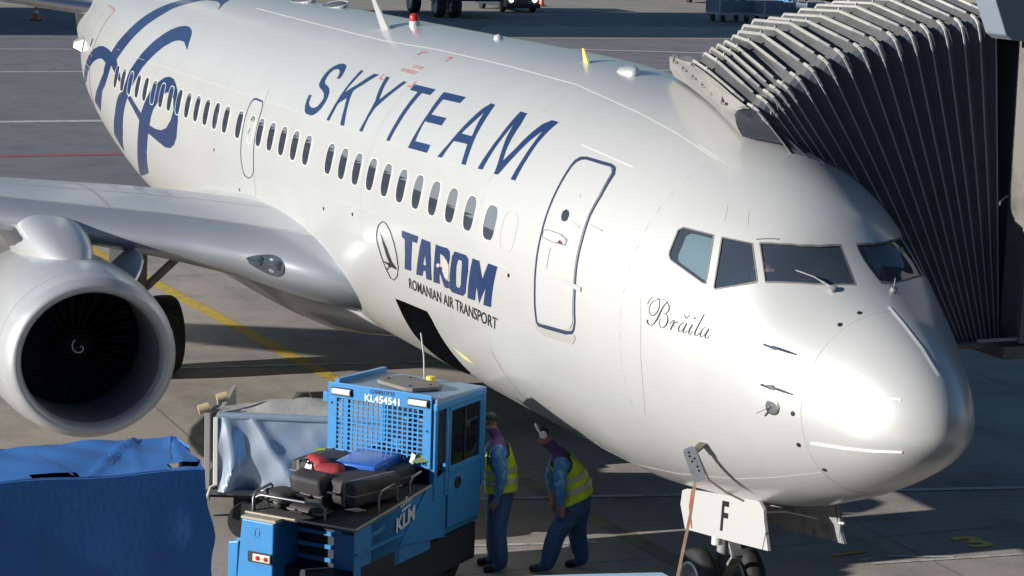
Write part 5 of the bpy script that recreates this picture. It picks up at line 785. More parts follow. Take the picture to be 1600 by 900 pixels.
fb = obj('front_block', TB().hexa([(.0, .80, .30), (.40, .80, .30), (.40, 1.62, .30), (-.02, 1.62, .30), (.0, .80, 1.06), (.40, .80, 1.06), (.40, 1.60, 1.06), (.04, 1.60, 1.06)]), M_klm, TR, bevel=.012)
obj('block_step', TB().hexa([(-.10, 1.46, .3), (.0, 1.46, .3), (.0, 1.625, .3), (-.10, 1.625, .3), (-.10, 1.46, .82), (.02, 1.46, .84), (.02, 1.62, .84), (-.10, 1.62, .82)]), M_klm, fb, bevel=.012)
obj('lamp_recess', TB().span((.13, 1.618, .66), (.392, 1.626, .765)), M_dark, fb)
obj('lamp_cluster', TB().span((.19, 1.622, .675), (.388, 1.64, .75)), mat('lamp_cream', (.62, .55, .42), .3), fb, bevel=.012)
for u in (.25, .34): obj('lamp_lens', TB().lathe([(0, .024), (.012, .02), (.014, 0)], (u, 1.637, .713), (0, 1, 0), 12), M_red, fb)
mk = TB()
for a, b in (((.20, .90), (.24, .905)), ((.20, .985), (.24, .99)), ((.19, .915), (.20, .975)), ((.24, .915), (.25, .975))): mk.add([(a[0], 1.6215 - .024 * (a[1] - .3) / .76 + .004, a[1]), (b[0], 1.6215 - .024 * (a[1] - .3) / .76 + .004, a[1]), (b[0], 1.6215 - .024 * (b[1] - .3) / .76 + .004, b[1]), (a[0], 1.6215 - .024 * (b[1] - .3) / .76 + .004, b[1])], [(0, 1, 2, 3)])
obj('block_mark', mk, MATS['navy_print'], fb)
obj('block_tread', TB().span((.03, 1.42, 1.062), (.42, 1.60, 1.09)), mat('worn_tread', (.40, .36, .28), .8, bump=.4, bs=70), TR, bevel=.006)
gr = obj('front_grille', TB().span((.42, 1.16, .42), (.82, 1.185, 1.05)), M_dark, TR)
for i in range(4): obj('louvre', TB().span((.42, 1.185, .52 + .13 * i), (.82, 1.21, .56 + .13 * i)), M_klm, gr)
obj('front_panel', TB().span((.82, 1.16, .40), (1.19, 1.20, 1.06)), M_klm, TR, bevel=.006)
obj('side_plate', TB().hexa([(1.195, .60, .56), (1.2, .60, .56), (1.2, 1.45, .62), (1.195, 1.45, .62), (1.195, .60, 1.12), (1.2, .60, 1.12), (1.2, 1.45, 1.07), (1.195, 1.45, 1.07)]), M_klm, TR)
obj('maker_marks', TB().span((.90, 1.2005, .95), (1.06, 1.203, .975)), M_black, TR)
obj('tow_hook', TB().span((.5, .9, .42), (.72, 1.2, .46)).tube([(.61, 1.15, .40), (.61, 1.15, .62)], .02, 8), M_dark, TR)
wp = mat('side_print_white', (.62, .66, .70), .5)
obj('operator_lettering', t_text('KLM', (1.2175, .70, .885), (0, -.985, .17), (0, -.02, 1), .36, .15, .03), wp, TR)
cr_ = TB()
cr_.hexa([(1.2165, .59, 1.065), (1.2165, .59, 1.065), (1.2185, .59, 1.065), (1.2185, .59, 1.065)] + [(1.2165, .42, 1.115)] * 2 + [(1.2185, .42, 1.115)] * 2)
cr_ = TB().add([(1.2180, .60, 1.075), (1.2180, .43, 1.105), (1.2180, .43, 1.128), (1.2180, .60, 1.098)], [(0, 1, 2, 3)])
for v, z in ((.605, 1.135), (.56, 1.148), (.515, 1.163), (.47, 1.166), (.425, 1.170)): cr_.lathe([(0, .016), (.001, 0)], (1.2175, v, z - .004), (1, 0, 0), 8)
cr_.add([(1.218, .522, 1.178), (1.218, .508, 1.180), (1.218, .508, 1.215), (1.218, .522, 1.213)], [(0, 1, 2, 3)]).add([(1.2182, .535, 1.193), (1.2182, .495, 1.198), (1.2182, .495, 1.208), (1.2182, .535, 1.203)], [(0, 1, 2, 3)])
obj('crown_emblem', cr_, wp, TR)
obj('maker_lettering', t_text('STINAR', (1.2022, 1.18, .925), (0, -.985, .15), (0, -.02, 1), .30, .055, .01), mat('faded_print', (.10, .33, .60), .5), TR)
for v in (1.0, -.62):
    for u in (.16, .98):
        c = T_(u, v, .33); w = MB(); a = TU
        o = obj('wheel', MB().lathe([(-.07, 0), (-.08, .12), (-.06, .19), (.06, .19), (.08, .12), (.07, 0)], c, a, 24), M_strut, TR, smooth=40)
        obj('tyre', MB().lathe([(-.1, .19), (-.11, .27), (-.08, .325), (0, .33), (.08, .325), (.11, .27), (.1, .19)], c, a, 32), M_tyre, o, smooth=60)
obj('shade_panel', TB().span((1.12, -1.02, .22), (1.165, 1.3, .60)), M_dark, TR); obj('wheel_arch', TB().span((1.15, .70, .56), (1.2035, 1.32, .70)), M_dark, TR); obj('chassis', TB().span((.15, -1.0, .3), (1.05, 1.4, .6)), M_dark, TR)  # first dark panel stands in for the shadow over the wheels
# luggage rails
for P in ([(.02, 1.05, 1.12), (.02, 1.05, 1.27), (.05, 1.12, 1.30), (.05, 1.38, 1.28), (.05, 1.42, 1.22), (.05, 1.42, 1.10)], [(.05, 1.40, 1.10), (.05, 1.40, 1.22), (.12, 1.40, 1.26), (.78, 1.40, 1.26), (.84, 1.40, 1.22), (.84, 1.40, 1.10)], [(1.16, .95, 1.12), (1.16, .95, 1.30), (1.16, .90, 1.34), (1.16, .66, 1.36), (1.16, .61, 1.31), (1.16, .61, 1.14)], [(1.16, .36, 1.16), (1.16, .36, 1.30), (1.16, .32, 1.35), (1.16, .14, 1.37)]):
    obj('luggage_rail', TB().tube(P, .014, 8), M_rail, TR, smooth=50)
# ---- luggage on the bed
def case(name, label, c, d, rz, m, z0, tilt=0, straps=(), group='bags heaped on the tractor bed', soft=.05, handle=True, wheels=True, tm=None):
    t = thing(name, label, 'bag' if 'bag' in name else 'suitcase', T_(c[0], c[1], z0), group)
    R = TM.to_3x3().to_4x4() @ Matrix.Rotation(rz, 4, 'Z') @ Matrix.Rotation(tilt, 4, 'X'); R.translation = T_(c[0], c[1], z0)
    def B(): return MB(R)
    obj('shell', B().box((0, 0, d[2] / 2), d), m, t, bevel=soft, seg=4, smooth=60)
    obj('zip_line', B().box((0, 0, d[2] * .5), (d[0] * 1.006, d[1] * 1.006, .012)).mesh('z', 0), tm or M_sealer, t)
    if handle: obj('handle', B().tube([(-.09, d[1] / 2, d[2] * .5), (-.08, d[1] / 2 + .04, d[2] * .5), (.08, d[1] / 2 + .04, d[2] * .5), (.09, d[1] / 2, d[2] * .5)], .013, 6), tm or M_black, t, smooth=50)
    if wheels:
        for u in (-1, 1): obj('wheel', B().lathe([(-.02, 0), (-.02, .03), (.02, .03), (.02, 0)], (u * d[0] * .38, -d[1] / 2 - .01, .03), (1, 0, 0), 12), M_black, t)
    for s_ in straps: obj('strap', B().box((s_ * d[0], 0, d[2] / 2), (.03, d[1] * 1.008, d[2] * 1.012)), mat('strap_grey', (.12, .12, .12), .7), t)
    obj('grip', B().tube([(-d[0] / 2 - .0, -.07, d[2] * .5), (-d[0] / 2 - .03, -.06, d[2] * .5), (-d[0] / 2 - .03, .06, d[2] * .5), (-d[0] / 2, .07, d[2] * .5)], .011, 6), tm or M_black, t, smooth=50)
    return t
M_bag1 = mat('black_fabric', (.022, .021, .024), .7, bump=.3, bs=50, dirt=(.06, .055, .055), ds=4)
M_bag2 = mat('charcoal_fabric', (.04, .038, .038), .75, bump=.3, bs=60, var=.2)
M_bagb = mat('cobalt_shell', (.02, .10, .42), .35, coat=.3, var=.08, vs=6)
M_bagr = mat('red_fabric', (.30, .025, .03), .7, bump=.2, bs=40, var=.15)
case('suitcase', 'large black soft suitcase lying flat in the middle of the tractor bed', (.86, .80), (.50, .66, .24), .25, M_bag1, 1.20, straps=(.25,))
case('suitcase', 'bright blue hard suitcase lying on top of the luggage heap', (.66, .33), (.46, .62, .18), -.12, M_bagb, 1.31, soft=.03, tm=mat('cobalt_trim', (.012, .05, .25), .4))
case('suitcase', 'dark grey suitcase lying behind the red bags by the cab mesh', (.27, .42), (.5, .62, .22), .05, M_bag2, 1.24, straps=(-.3,))
case('suitcase', 'black suitcase under the blue case close to the cab', (.70, .18), (.66, .42, .2), .1, M_bag1, 1.21, straps=(-.2, .2))
case('duffel_bag', 'black upright holdall at the front of the heap beside the rail', (.50, 1.02), (.42, .22, .34), .2, M_bag1, 1.13, tilt=-.25, wheels=False)
case('duffel_bag', 'red bag lying on the dark grey suitcase', (.33, .72), (.36, .17, .13), .7, M_bagr, 1.40, tilt=.15, soft=.055, wheels=False)
case('duffel_bag', 'rounded dark red bag beside the blue case', (.52, .80), (.30, .2, .17), -.3, M_bagr, 1.33, soft=.08, wheels=False, handle=False)
case('duffel_bag', 'crumpled black bag at the left front corner of the bed', (.22, 1.18), (.36, .3, .16), .5, M_bag2, 1.12, soft=.07, wheels=False)
case('duffel_bag', 'small black bag lying low behind the front rail', (.60, 1.28), (.4, .2, .1), .1, M_bag1, 1.11, soft=.045, wheels=False)
def tagm(name, label, pts, m, cat='luggage tag'):
    mb = TB(); mb.add(pts + [(a, b, c + .006) for a, b, c in pts], [(0, 1, 2, 3), (7, 6, 5, 4), (0, 4, 5, 1), (1, 5, 6, 2), (2, 6, 7, 3), (3, 7, 4, 0)]); return tag(obj(name, mb, m), label, cat)
tagm('luggage_tag', 'white paper tag on the rail side of the red bag', [(.25, .84, 1.41), (.33, .86, 1.38), (.35, .86, 1.47), (.29, .84, 1.50)], mat('paper_white', (.8, .8, .78), .6))
tagm('luggage_tag', 'white paper tag by the right end of the blue suitcase', [(.99, .08, 1.42), (1.03, .08, 1.40), (1.05, .06, 1.50), (1.01, .06, 1.52)], MATS['paper_white'])
tagm('luggage_tag', 'green and white baggage strip lying right of the blue suitcase', [(1.03, .10, 1.43), (1.16, .02, 1.44), (1.17, -.02, 1.48), (1.04, .02, 1.50)], mat('tag_green', (.20, .26, .12), .6))
tagm('luggage_tag', 'lime green tag tied to the dark grey suitcase handle', [(.02, .30, 1.42), (.09, .24, 1.43), (.11, .22, 1.47), (.04, .27, 1.48)], mat('tag_lime', (.42, .62, .08), .6))

# ============================================================ SILVER-TARP CART  (a along its length, b aft)
CO = Vector((8.28, 4.05, 0)); CA = Vector((-.384, -.923, 0)); CB = Vector((.923, -.384, 0))
CM = Matrix(((CA.x, CB.x, 0, CO.x), (CA.y, CB.y, 0, CO.y), (0, 0, 1, 0), (0, 0, 0, 1)))
def C_(a, b, z): return CM @ Vector((a, b, z))
M_tarp = mat('silver_tarp', (.36, .43, .54), .28, .45, var=.08, vs=4, coat=.2)
M_canv = mat('grey_canvas', (.31, .31, .295), .8, var=.12, vs=4, bump=.3, bs=12)
CT = thing('baggage_cart', 'baggage cart under a crumpled silver tarpaulin behind the blue tractor', 'baggage cart', C_(1.2, .7, 0))
def CBm(): return MB(CM)
def wr(a, z, s=1): return s * (.045 * math.sin(7 * a + 5 * z) * math.sin(3.1 * z + 1.7 * a) + .03 * math.sin(13 * a - 11 * z) + .05 * max(0, math.sin(4.3 * (a - .9 * (1.35 - z)) + .4)) ** 3)
rows = []
for j in range(33):
    f = j / 32; z = 1.36 - .82 * f; row = []
    for i in range(70):
        a = .05 + 2.68 * i / 69
        cr1 = .13 * math.exp(-((a - .12 - .10 * math.sin(3 * f)) / .07) ** 2) + .12 * math.exp(-((a - .42 - .55 * f) / (.05 + .08 * f)) ** 2) + .09 * math.exp(-((a - 1.0 - .35 * f) / .06) ** 2) * f - .08 * math.exp(-((a - .3 - .1 * f) / .1) ** 2) * f
        row.append((a, -.05 - .10 * f * (1 - f) * 1.5 - cr1 * (.35 + .65 * f) - wr(a, z, .45) * (.3 + f), z + .018 * math.sin(9 * a) * f - (.05 * max(0, 1 - abs(a - .62) / .2) * f)))
    rows.append(row)
obj('silver_tarpaulin', CBm().grid(rows), M_tarp, CT, smooth=70)
rows = []
for j in range(15):
    f = j / 14
    rows.append([(.05 + .10 * f * (1 - i / 40) + 2.68 * i / 40, -.03 + 1.9 * f, 1.36 + (.13 * math.sin(min(1, f * 5) * pi / 2) * min(1, .2 + i / 12) - .42 * max(0, f - .2)) + .012 * math.sin(i * .9 + j * .6) * math.sin(j * .5) + .012 * math.sin(i * .35 - j * .8)) for i in range(41)])
obj('canvas_top', CBm().grid(rows), M_canv, CT, smooth=70)
obj('tarp_roll', CBm().tube([(.04, -.04, 1.37), (.6, -.06, 1.375), (1.2, -.05, 1.365), (2.4, -.05, 1.37)], .04, 10), M_tarp, CT, smooth=70)
obj('cart_bed', CBm().span((-.15, -.02, .46), (2.75, 1.9, .54)), M_dark, CT, bevel=.01)
obj('bed_rail', CBm().span((-.2, -.07, .50), (2.75, -.02, .56)), M_rail, CT, bevel=.006)
obj('corner_post', CBm().span((.0, -.10, .60), (.05, -.06, 1.36)), mat('post_white', (.62, .62, .58), .5), CT, bevel=.006)
obj('corner_post', CBm().span((-.10, -.06, .42), (-.04, .0, 1.40)), mat('post_grey', (.26, .26, .25), .6), CT, bevel=.006)
obj('corner_post', CBm().span((-.06, 1.80, .5), (0, 1.86, 1.05)), MATS['post_grey'], CT)
for a, b, z in ((-.12, -.02, 1.42), (.06, .10, 1.52)): obj('tarp_roller', CBm().tube([(a - .05, b, z), (a + .06, b + .03, z + .03)], .055, 10), mat('roller_tan', (.42, .34, .20), .7), CT, smooth=40)
obj('bracket', CBm().bar((-.06, -.02, 1.38), (.05, .12, 1.48), .03).bar((-.08, 0, 1.4), (.16, .02, 1.44), .02), M_strut, CT)
obj('loose_strap', CBm().tube([(.05, -.08, .62), (-.02, -.12, .60), (-.06, -.14, .48), (-.10, -.15, .32)], .018, 6), mat('strap_tan', (.40, .38, .32), .7), CT, smooth=60)
obj('tarp_wire', CBm().tube([(.78, .36, 1.46), (.85, .36, 1.56), (.98, .36, 1.57), (1.03, .36, 1.47)], .008, 6), M_rail, CT)
obj('end_board', CBm().span((-.02, .0, .55), (.02, 1.85, 1.3)), M_canv, CT)
obj('end_board', CBm().span((2.66, .0, .3), (2.70, 1.85, 1.15)), M_canv, CT); obj('shade_board', CBm().span((0, 1.84, .18), (2.66, 1.88, 1.05)), M_canv, CT)  # unseen right end and back boards, added to stop sun passing under the cart
obj('tow_bar', CBm().bar((-.15, .6, .44), (-1.2, .45, .36), .06), M_strut, CT)
for a in (.35, 2.1):
    for b in (.05, 1.35): obj('wheel', CBm().lathe([(-.06, 0), (-.06, .2), (.06, .2), (.06, 0)], (a, b, .2), (0, 1, 0), 24), M_tyre, CT)
obj('axle_frame', CBm().span((.2, .1, .2), (.5, 1.3, .46)).span((1.95, .1, .2), (2.25, 1.3, .46)), M_dark, CT)

FC = thing('shadow_cart', 'unseen low flatbed cart with a grey box, added behind the silver tarpaulin cart for its shadow', 'baggage cart', (10.3, 2.2, 0))  # unseen cart added so its shadow covers lit patches of ground
obj('deck', MB().span((9.95, .5, .45), (11.0, 3.0, .55)), M_dark, FC, bevel=.01); obj('load_box', MB().span((10.1, .6, .55), (10.95, 2.3, .84)), M_canv, FC, bevel=.03)
for s_ in (10.15, 10.8):
    for y in (.9, 2.6): obj('wheel', MB().lathe([(-.06, 0), (-.06, .2), (.06, .2), (.06, 0)], (s_, y, .2), (1, 0, 0), 20), M_tyre, FC)

# ============================================================ BLUE COVERED CART, lower left
M_btarp = mat('royal_blue_tarp', (.036, .165, .47), .6, var=.06, vs=2, bump=.08, bs=20)
M_btw = mat('tarp_worn', (.05, .14, .40), .4)
BC = thing('covered_cart', 'box-shaped baggage cart under a royal blue tarpaulin in the lower left corner', 'baggage cart', (4.3, 6.8, 0))
X0, X1, Y0_, ZT = 3.60, 4.95, 5.44, 2.00
def slot(y, s_): return (6.514 < y < 6.92 and 3.67 < s_ < 3.82) or (5.2 < y < 5.72 and 3.71 < s_ < 3.875)
ys = sorted(set([round(x, 3) for x in np.linspace(Y0_, 8.8, 80)] + [5.72, 6.514, 6.92])); ss = sorted(set([round(x, 3) for x in np.linspace(X0, X1, 22)] + [3.67, 3.82, 3.71, 3.875]))
def topp(y, s_):
    f = (s_ - X0) / (X1 - X0)
    yy = y - (.10 * f if y < 6.0 else 0) * (6.0 - y) / .56
    fold = .022 * math.exp(-((y - 6.45 + .66 * f) / .03) ** 2) + .018 * math.exp(-((y - Y0_ - .16 + .12 * f) / .04) ** 2) + .012 * math.exp(-((y - 6.0 + .2 * f) / .03) ** 2)
    return (s_, yy, ZT - .02 * f - .03 * f * max(0, y - 6.8) + fold * f ** .3 + .012 * math.sin(5 * y + 3 * s_) + .01 * math.sin(11 * y - 7 * s_) * f - .02 * (1 - f) * (y > 7.6))
mb = MB()
for i in range(len(ss) - 1):
    for j in range(len(ys) - 1):
        if not slot((ys[j] + ys[j + 1]) / 2, (ss[i] + ss[i + 1]) / 2): mb.add([topp(ys[j], ss[i]), topp(ys[j + 1], ss[i]), topp(ys[j + 1], ss[i + 1]), topp(ys[j], ss[i + 1])], [(0, 1, 2, 3)])
obj('tarp_top', mb, M_btarp, BC, smooth=60, weld=True)
rows = []
for i in range(22):
    f = i / 21
    rows.append([(X0 - .035 * math.sin(f * 3) - .02 * math.sin(3.3 * y + 2 * f) * f - .012 * math.exp(-((y - Y0_ - .14) / .12) ** 2) * math.exp(-((f - .35) / .10) ** 2), y - (0 if y > 5.95 else (5.95 - y) / .51 * (.05 * math.exp(-((f - .38) / .1) ** 2) + .10 * f - .004 * math.sin(f * 14))), topp(y, X0)[2] - 1.55 * f) for y in ys])
obj('tarp_front', MB().grid(rows), M_btarp, BC, smooth=60)
ez = [r[0] for r in rows]; rows2 = []
for i, p in enumerate(ez):
    f = i / 21; rows2.append([(p[0] + (X1 - p[0]) * k / 8, p[1] + (topp(Y0_, X1)[1] - .12 * f - p[1]) * k / 8 + .03 * math.sin(k * 2.1 + i * .4) * (0 < k < 8), p[2] + .0 * k / 8) for k in range(9)])
obj('tarp_end', MB().grid(rows2), M_btarp, BC, smooth=60)
obj('tarp_back', MB().grid([[(X1, y, topp(y, X1)[2] - 1.55 * f) for y in ys[::6] + [ys[-1]]] for f in (0, 1)]), M_btarp, BC)
for P_ in ([(4.68, 6.72), (4.3, 6.66), (3.72, 6.56)], [(4.9, 5.50), (4.4, 5.60), (4.0, 5.66)], [(4.5, 6.12), (4.2, 6.10), (4.05, 6.16)]):
    Q = np.array(P_); t_ = np.linspace(0, 2, 15); sx = np.interp(t_, [0, 1, 2], Q[:, 0]); yx = np.interp(t_, [0, 1, 2], Q[:, 1])
    obj('worn_crease', MB().grid([[tuple(Vector(topp(y_ - w_, x_)) + Vector((0, 0, .004))) for w_ in (-.011, .011)] for x_, y_ in zip(sx, yx)]), M_btw, BC)
obj('edge_seam', MB().grid([[tuple(Vector(topp(y_, X0 + d_)) + Vector((0, 0, .005))) for d_ in (.03, .055)] for y_ in np.linspace(5.75, 8.6, 60) if not 6.48 < y_ < 6.95]), mat('tarp_seam', (.012, .085, .33), .5), BC)
obj('inner_frame', MB().span((X0 + .06, Y0_ + .1, .4), (X1 - .08, 8.7, 1.85)), M_dark, BC)
obj('chassis', MB().span((X0 + .08, Y0_, .26), (X1 - .08, 8.75, .39)), M_strut, BC, bevel=.01)
for s_ in (X0 + .25, X1 - .25):
    for y in (6.0, 8.2): obj('wheel', MB().lathe([(-.06, 0), (-.06, .18), (.06, .18), (.06, 0)], (s_, y, .18), (1, 0, 0), 24), M_tyre, BC)
obj('tow_bar', MB().bar((4.3, Y0_, .33), (4.3, 4.8, .31), .06), M_strut, BC)

# ============================================================ VEHICLE WHOSE ROOF SHOWS AT THE BOTTOM EDGE
BV = thing('service_van', 'vehicle whose pale blue roof edge shows at the bottom of the picture', 'van', (0, 3.2, 0))
rows = []
for i in range(13):
    f = i / 12
    rows.append([(-1.4 + 2.72 * f - .34 * (k / 12) + 0, 4.28 - 1.98 * k / 12, 1.575 + .012 * math.sin(pi * k / 12) - .015 * (abs(f - .5) * 2) ** 4) for k in range(13)])
obj('roof', MB().grid(rows), mat('pale_blue_roof', (.30, .50, .66), .4, var=.04), BV, smooth=60, thick=.04)
obj('body', MB().hexa([(-1.5, 1.95, .3), (1.0, 1.95, .3), (1.35, 4.15, .3), (-1.3, 4.15, .3), (-1.5, 1.98, 1.0), (.95, 1.98, 1.0), (1.28, 4.12, 1.0), (-1.3, 4.12, 1.0)]), M_klm, BV, bevel=.05)
obj('glass_house', MB().hexa([(-1.4, 2.05, 1.0), (.85, 2.05, 1.0), (1.18, 4.05, 1.0), (-1.2, 4.05, 1.0), (-1.45, 2.1, 1.56), (.8, 2.1, 1.56), (1.1, 4.0, 1.56), (-1.2, 4.0, 1.56)]), M_pane, BV)
for s_ in (-.9, .7):
    for y in (2.05, 4.0): obj('wheel', MB().lathe([(-.1, 0), (-.1, .3), (.1, .3), (.1, 0)], (s_, y, .3), (0, 1, 0), 24), M_tyre, BV)

# ============================================================ WARNING TAG
WT = thing('warning_tag', 'small grey plate on long straps hanging from the probe under the nose', 'warning tag', (2.75, 1.1, 1.9))
a, n_ = PROBE; ax = Vector((-.384, -.923, 0)); tn = Vector((-.923, .384, .05)).normalized()
tc_ = a + n_ * .13 + Vector((-.02, 0, -.11)); d1 = (ax * .38 + Vector((0, 0, -.93))).normalized(); d2 = d1.cross(tn).normalized()
mb = MB(); Pp = []
for i in range(24):
    an = 2 * pi * i / 24; Pp.append((.06 * math.copysign(abs(math.cos(an)) ** .4, math.cos(an)), .165 * math.copysign(abs(math.sin(an)) ** .35, math.sin(an))))
mb.add([tc_ + d2 * u + d1 * v for u, v in Pp] + [tc_ + d2 * u + d1 * v + tn * .012 for u, v in Pp], [tuple(range(24)), tuple(range(47, 23, -1))] + [(i, i + 24, (i + 1) % 24 + 24, (i + 1) % 24) for i in range(24)])
wt = obj('tag_plate', mb, mat('tag_grey', (.24, .26, .29), .55, dirt=(.14, .15, .17), ds=20), WT)
mb = MB()
for u, v in ((-.01, -.12), (-.015, -.085), (.02, -.05), (-.01, -.03), (.02, .03), (.02, .07)): mb.lathe([(0, .011), (.001, .0)], tc_ + d2 * u * -1 + d1 * v + tn * .0125, tn, 8)
obj('tag_print', mb, M_black, wt)
fl = tc_ + d1 * .16 - d2 * .05 if (d2.dot(ax) > 0) else tc_ + d1 * .16 + d2 * .05
obj('strap', MB().bar(fl, fl + Vector((.02, .02, -.3)), .028, .006, tn).bar(fl + Vector((.02, .02, -.3)), fl + Vector((.10, .10, -1.0)), .028, .006, tn).bar(fl + Vector((.10, .10, -1.0)), fl + Vector((.14, .13, -1.3)), .028, .006, tn), mat('strap_faded_red', (.34, .22, .17), .7, dirt=(.45, .36, .22), ds=14), WT)
e0 = tc_ - d1 * .12 - d2 * .055 * (-1 if d2.dot(ax) > 0 else 1)
obj('pole', MB().tube([e0, e0 + d1 * .3 + ax * .02, e0 + d1 * .42 + ax * .14, e0 + d1 * .5 + ax * .27], .010, 6), mat('pole_brown', (.17, .15, .11), .6), WT, smooth=50)
# ============================================================ PEOPLE
def skin_body(name, V, E, root):
    me = bpy.data.meshes.new(name); me.from_pydata([tuple(v[0]) for v in V], E, []); o = bpy.data.objects.new(name, me); COL.objects.link(o)
    md = o.modifiers.new('s', 'SKIN'); md.use_smooth_shade = True; md.branch_smoothing = .3
    for i, v in enumerate(V):
        sv = me.skin_vertices[0].data[i]; sv.radius = v[1] if isinstance(v[1], tuple) else (v[1], v[1]); sv.use_root = i == root
    sb = o.modifiers.new('u', 'SUBSURF'); sb.levels = 3; sb.render_levels = 3
    m = dg_mesh(o); bpy.data.objects.remove(o); return m
def person(label, org, face, J, mats, vest=True, group=None, hair=(.02, .015, .012)):
    F = Vector((face[0], face[1], 0)).normalized(); Rr = Vector((F.y, -F.x, 0)); O = Vector(org)
    def P(p): return O + F * p[0] + Rr * p[1] + Vector((0, 0, p[2]))
    V = []; E = []; reg = []
    def v(p, r, e=None):
        V.append((P(p), r)); i = len(V) - 1
        if e is not None: E.append((e, i))
        return i
    g = lambda k: J[k]
    def mix(a, b, t): return tuple(a[i] + (b[i] - a[i]) * t for i in range(3))
    pe = v(g('pelvis'), .20); sp = v(mix(g('pelvis'), g('chest'), .5), .20, pe); ch = v(g('chest'), .21, sp)
    nb = v(mix(g('chest'), g('neck'), .75), (.085, .075), ch); ne = v(g('neck'), .066, nb)
    hd = g('head'); up = Vector(hd) - Vector(g('neck')); up.normalize(); fw = Vector(g('look')) if 'look' in J else Vector((1, 0, 0)); fw = (fw - up * fw.dot(up)).normalized()
    ch_ = v(tuple(Vector(hd) - up * .045 + fw * .03), .066, ne); h1 = v(tuple(Vector(hd) + up * .035), .086, ch_); v(tuple(Vector(hd) + up * .095 - fw * .005), .062, h1)
    v(tuple(Vector(hd) - up * .005 + fw * .115), .012, ch_)
    for s_ in (-1, 1):
        e_ = tuple(Vector(hd) + up * .01 + Vector((0, s_ * .088, 0))); v(e_, .014, h1)
    segs = {}
    for s_, sh, el, wr_ in ((-1, 'lsh', 'lel', 'lwr'), (1, 'rsh', 'rel', 'rwr')):
        a = v(g(sh), .09, ch); b = v(mix(g(sh), g(el), .5), .08, a); c = v(g(el), .068, b); d = v(mix(g(el), g(wr_), .5), .052, c); e = v(g(wr_), .029, d)
        dr = (Vector(g(wr_)) - Vector(g(el))).normalized(); pm = v(tuple(Vector(g(wr_)) + dr * .055), (.036, .019), e)
        sd_ = Vector((1, 0, 0)); sd_ = (sd_ - dr * sd_.dot(dr)).normalized(); nn = dr.cross(sd_)
        for q, L in ((-.028, .062), (-.009, .075), (.010, .07), (.028, .055)):
            k0 = Vector(g(wr_)) + dr * .095 + sd_ * q; f1 = v(tuple(k0), .0098, pm); f2 = v(tuple(k0 + dr * L * .5 + nn * .008 * s_), .009, f1); v(tuple(k0 + dr * L * .9 + nn * .028 * s_), .0078, f2)
        t0 = Vector(g(wr_)) + dr * .05 + sd_ * .036; t1 = v(tuple(t0), .011, pm); v(tuple(t0 + dr * .045 + sd_ * .014), .0095, t1)
    if 'lan' in J:
        for hp, kn, an, to in (('lhip', 'lkn', 'lan', 'lto'), ('rhip', 'rkn', 'ran', 'rto')):
            a = v(g(hp), .138, pe); b = v(mix(g(hp), g(kn), .5), .128, a); c = v(g(kn), .108, b); d = v(mix(g(kn), g(an), .45), .105, c); e = v(g(an), .088, d)
            f_ = v(tuple(Vector(g(an)) * .6 + Vector(g(to)) * .4 - Vector((0, 0, .012))), (.046, .04), e); v(g(to), (.042, .03), f_)
    me = skin_body('person', V, E, pe)
    # which limb each face belongs to
    def W(k): return P(g(k))
    S = [('head', W('neck').lerp(P(tuple(hd)), .35), P(tuple(Vector(hd) + up * .1)), .09), ('neck', P(mix(g('chest'), g('neck'), .62)), W('neck'), .12), ('torso', W('pelvis'), P(mix(g('chest'), g('neck'), .35)), .18)]
    for s_ in 'lr':
        S += [('sleeve', W(s_ + 'sh').lerp(W(s_ + 'el'), .12), W(s_ + 'el').lerp(W(s_ + 'wr'), J.get('cuff', .45)), .05), ('hand', W(s_ + 'el').lerp(W(s_ + 'wr'), J.get('cuff', .45) + .05), W(s_ + 'wr') + (W(s_ + 'wr') - W(s_ + 'el')).normalized() * .17, .02)]
        if 'lan' in J: S += [('leg', W(s_ + 'hip') - Vector((0, 0, .05)), W(s_ + 'kn'), .15), ('leg', W(s_ + 'kn'), W(s_ + 'an') + Vector((0, 0, .03)), .11), ('shoe', W(s_ + 'an') - Vector((0, 0, .02)), W(s_ + 'to'), .045)]
    names = ['head', 'neck', 'torso', 'sleeve', 'hand', 'leg', 'shoe']
    C = np.array([p.center[:] for p in me.polygons]); D = []; Tt = []
    for n_, a, b, r in S:
        a = np.array(a); d = np.array(b) - a; t = np.clip(((C - a) @ d) / (d @ d), 0, 1); D.append(np.linalg.norm(C - a - t[:, None] * d, axis=1) - r); Tt.append(t)
    k = np.argmin(D, 0); rg = np.array([names.index(S[i][0]) for i in k]); tor = np.array(Tt)[2]
    rg = np.where((rg == 2) & (tor < .02), 5, rg) if 'lan' in J else rg
    me.materials.clear()
    for n_ in names: me.materials.append(mats[n_])
    me.polygons.foreach_set('material_index', rg.astype(np.int32)); me.update()
    o = bpy.data.objects.new('person', me); COL.objects.link(o); tag(o, label, 'person', group)
    # hair, eyes
    ta = Vector(S[2][1]); tb = Vector(S[2][2]); td = tb - ta
    def tpar(c): return (Vector(c) - ta).dot(td) / td.length_squared
    def shell(name, fn, off, m, parent=o, thick=0, cuts=()):
        bm = bmesh.new(); bm.from_mesh(me)
        for t in cuts: bmesh.ops.bisect_plane(bm, geom=bm.verts[:] + bm.edges[:] + bm.faces[:], plane_co=ta + td * t, plane_no=td.normalized())
        bm.normal_update(); bm.verts.ensure_lookup_table()
        mv = {v_: v_.normal.copy() for v_ in bm.verts}
        bmesh.ops.delete(bm, geom=[f for f in bm.faces if not fn(f)], context='FACES')
        for v_ in bm.verts: v_.co += mv[v_] * off
        for f in bm.faces: f.material_index = 0; f.smooth = True
        if thick: bmesh.ops.solidify(bm, geom=bm.faces[:], thickness=thick)
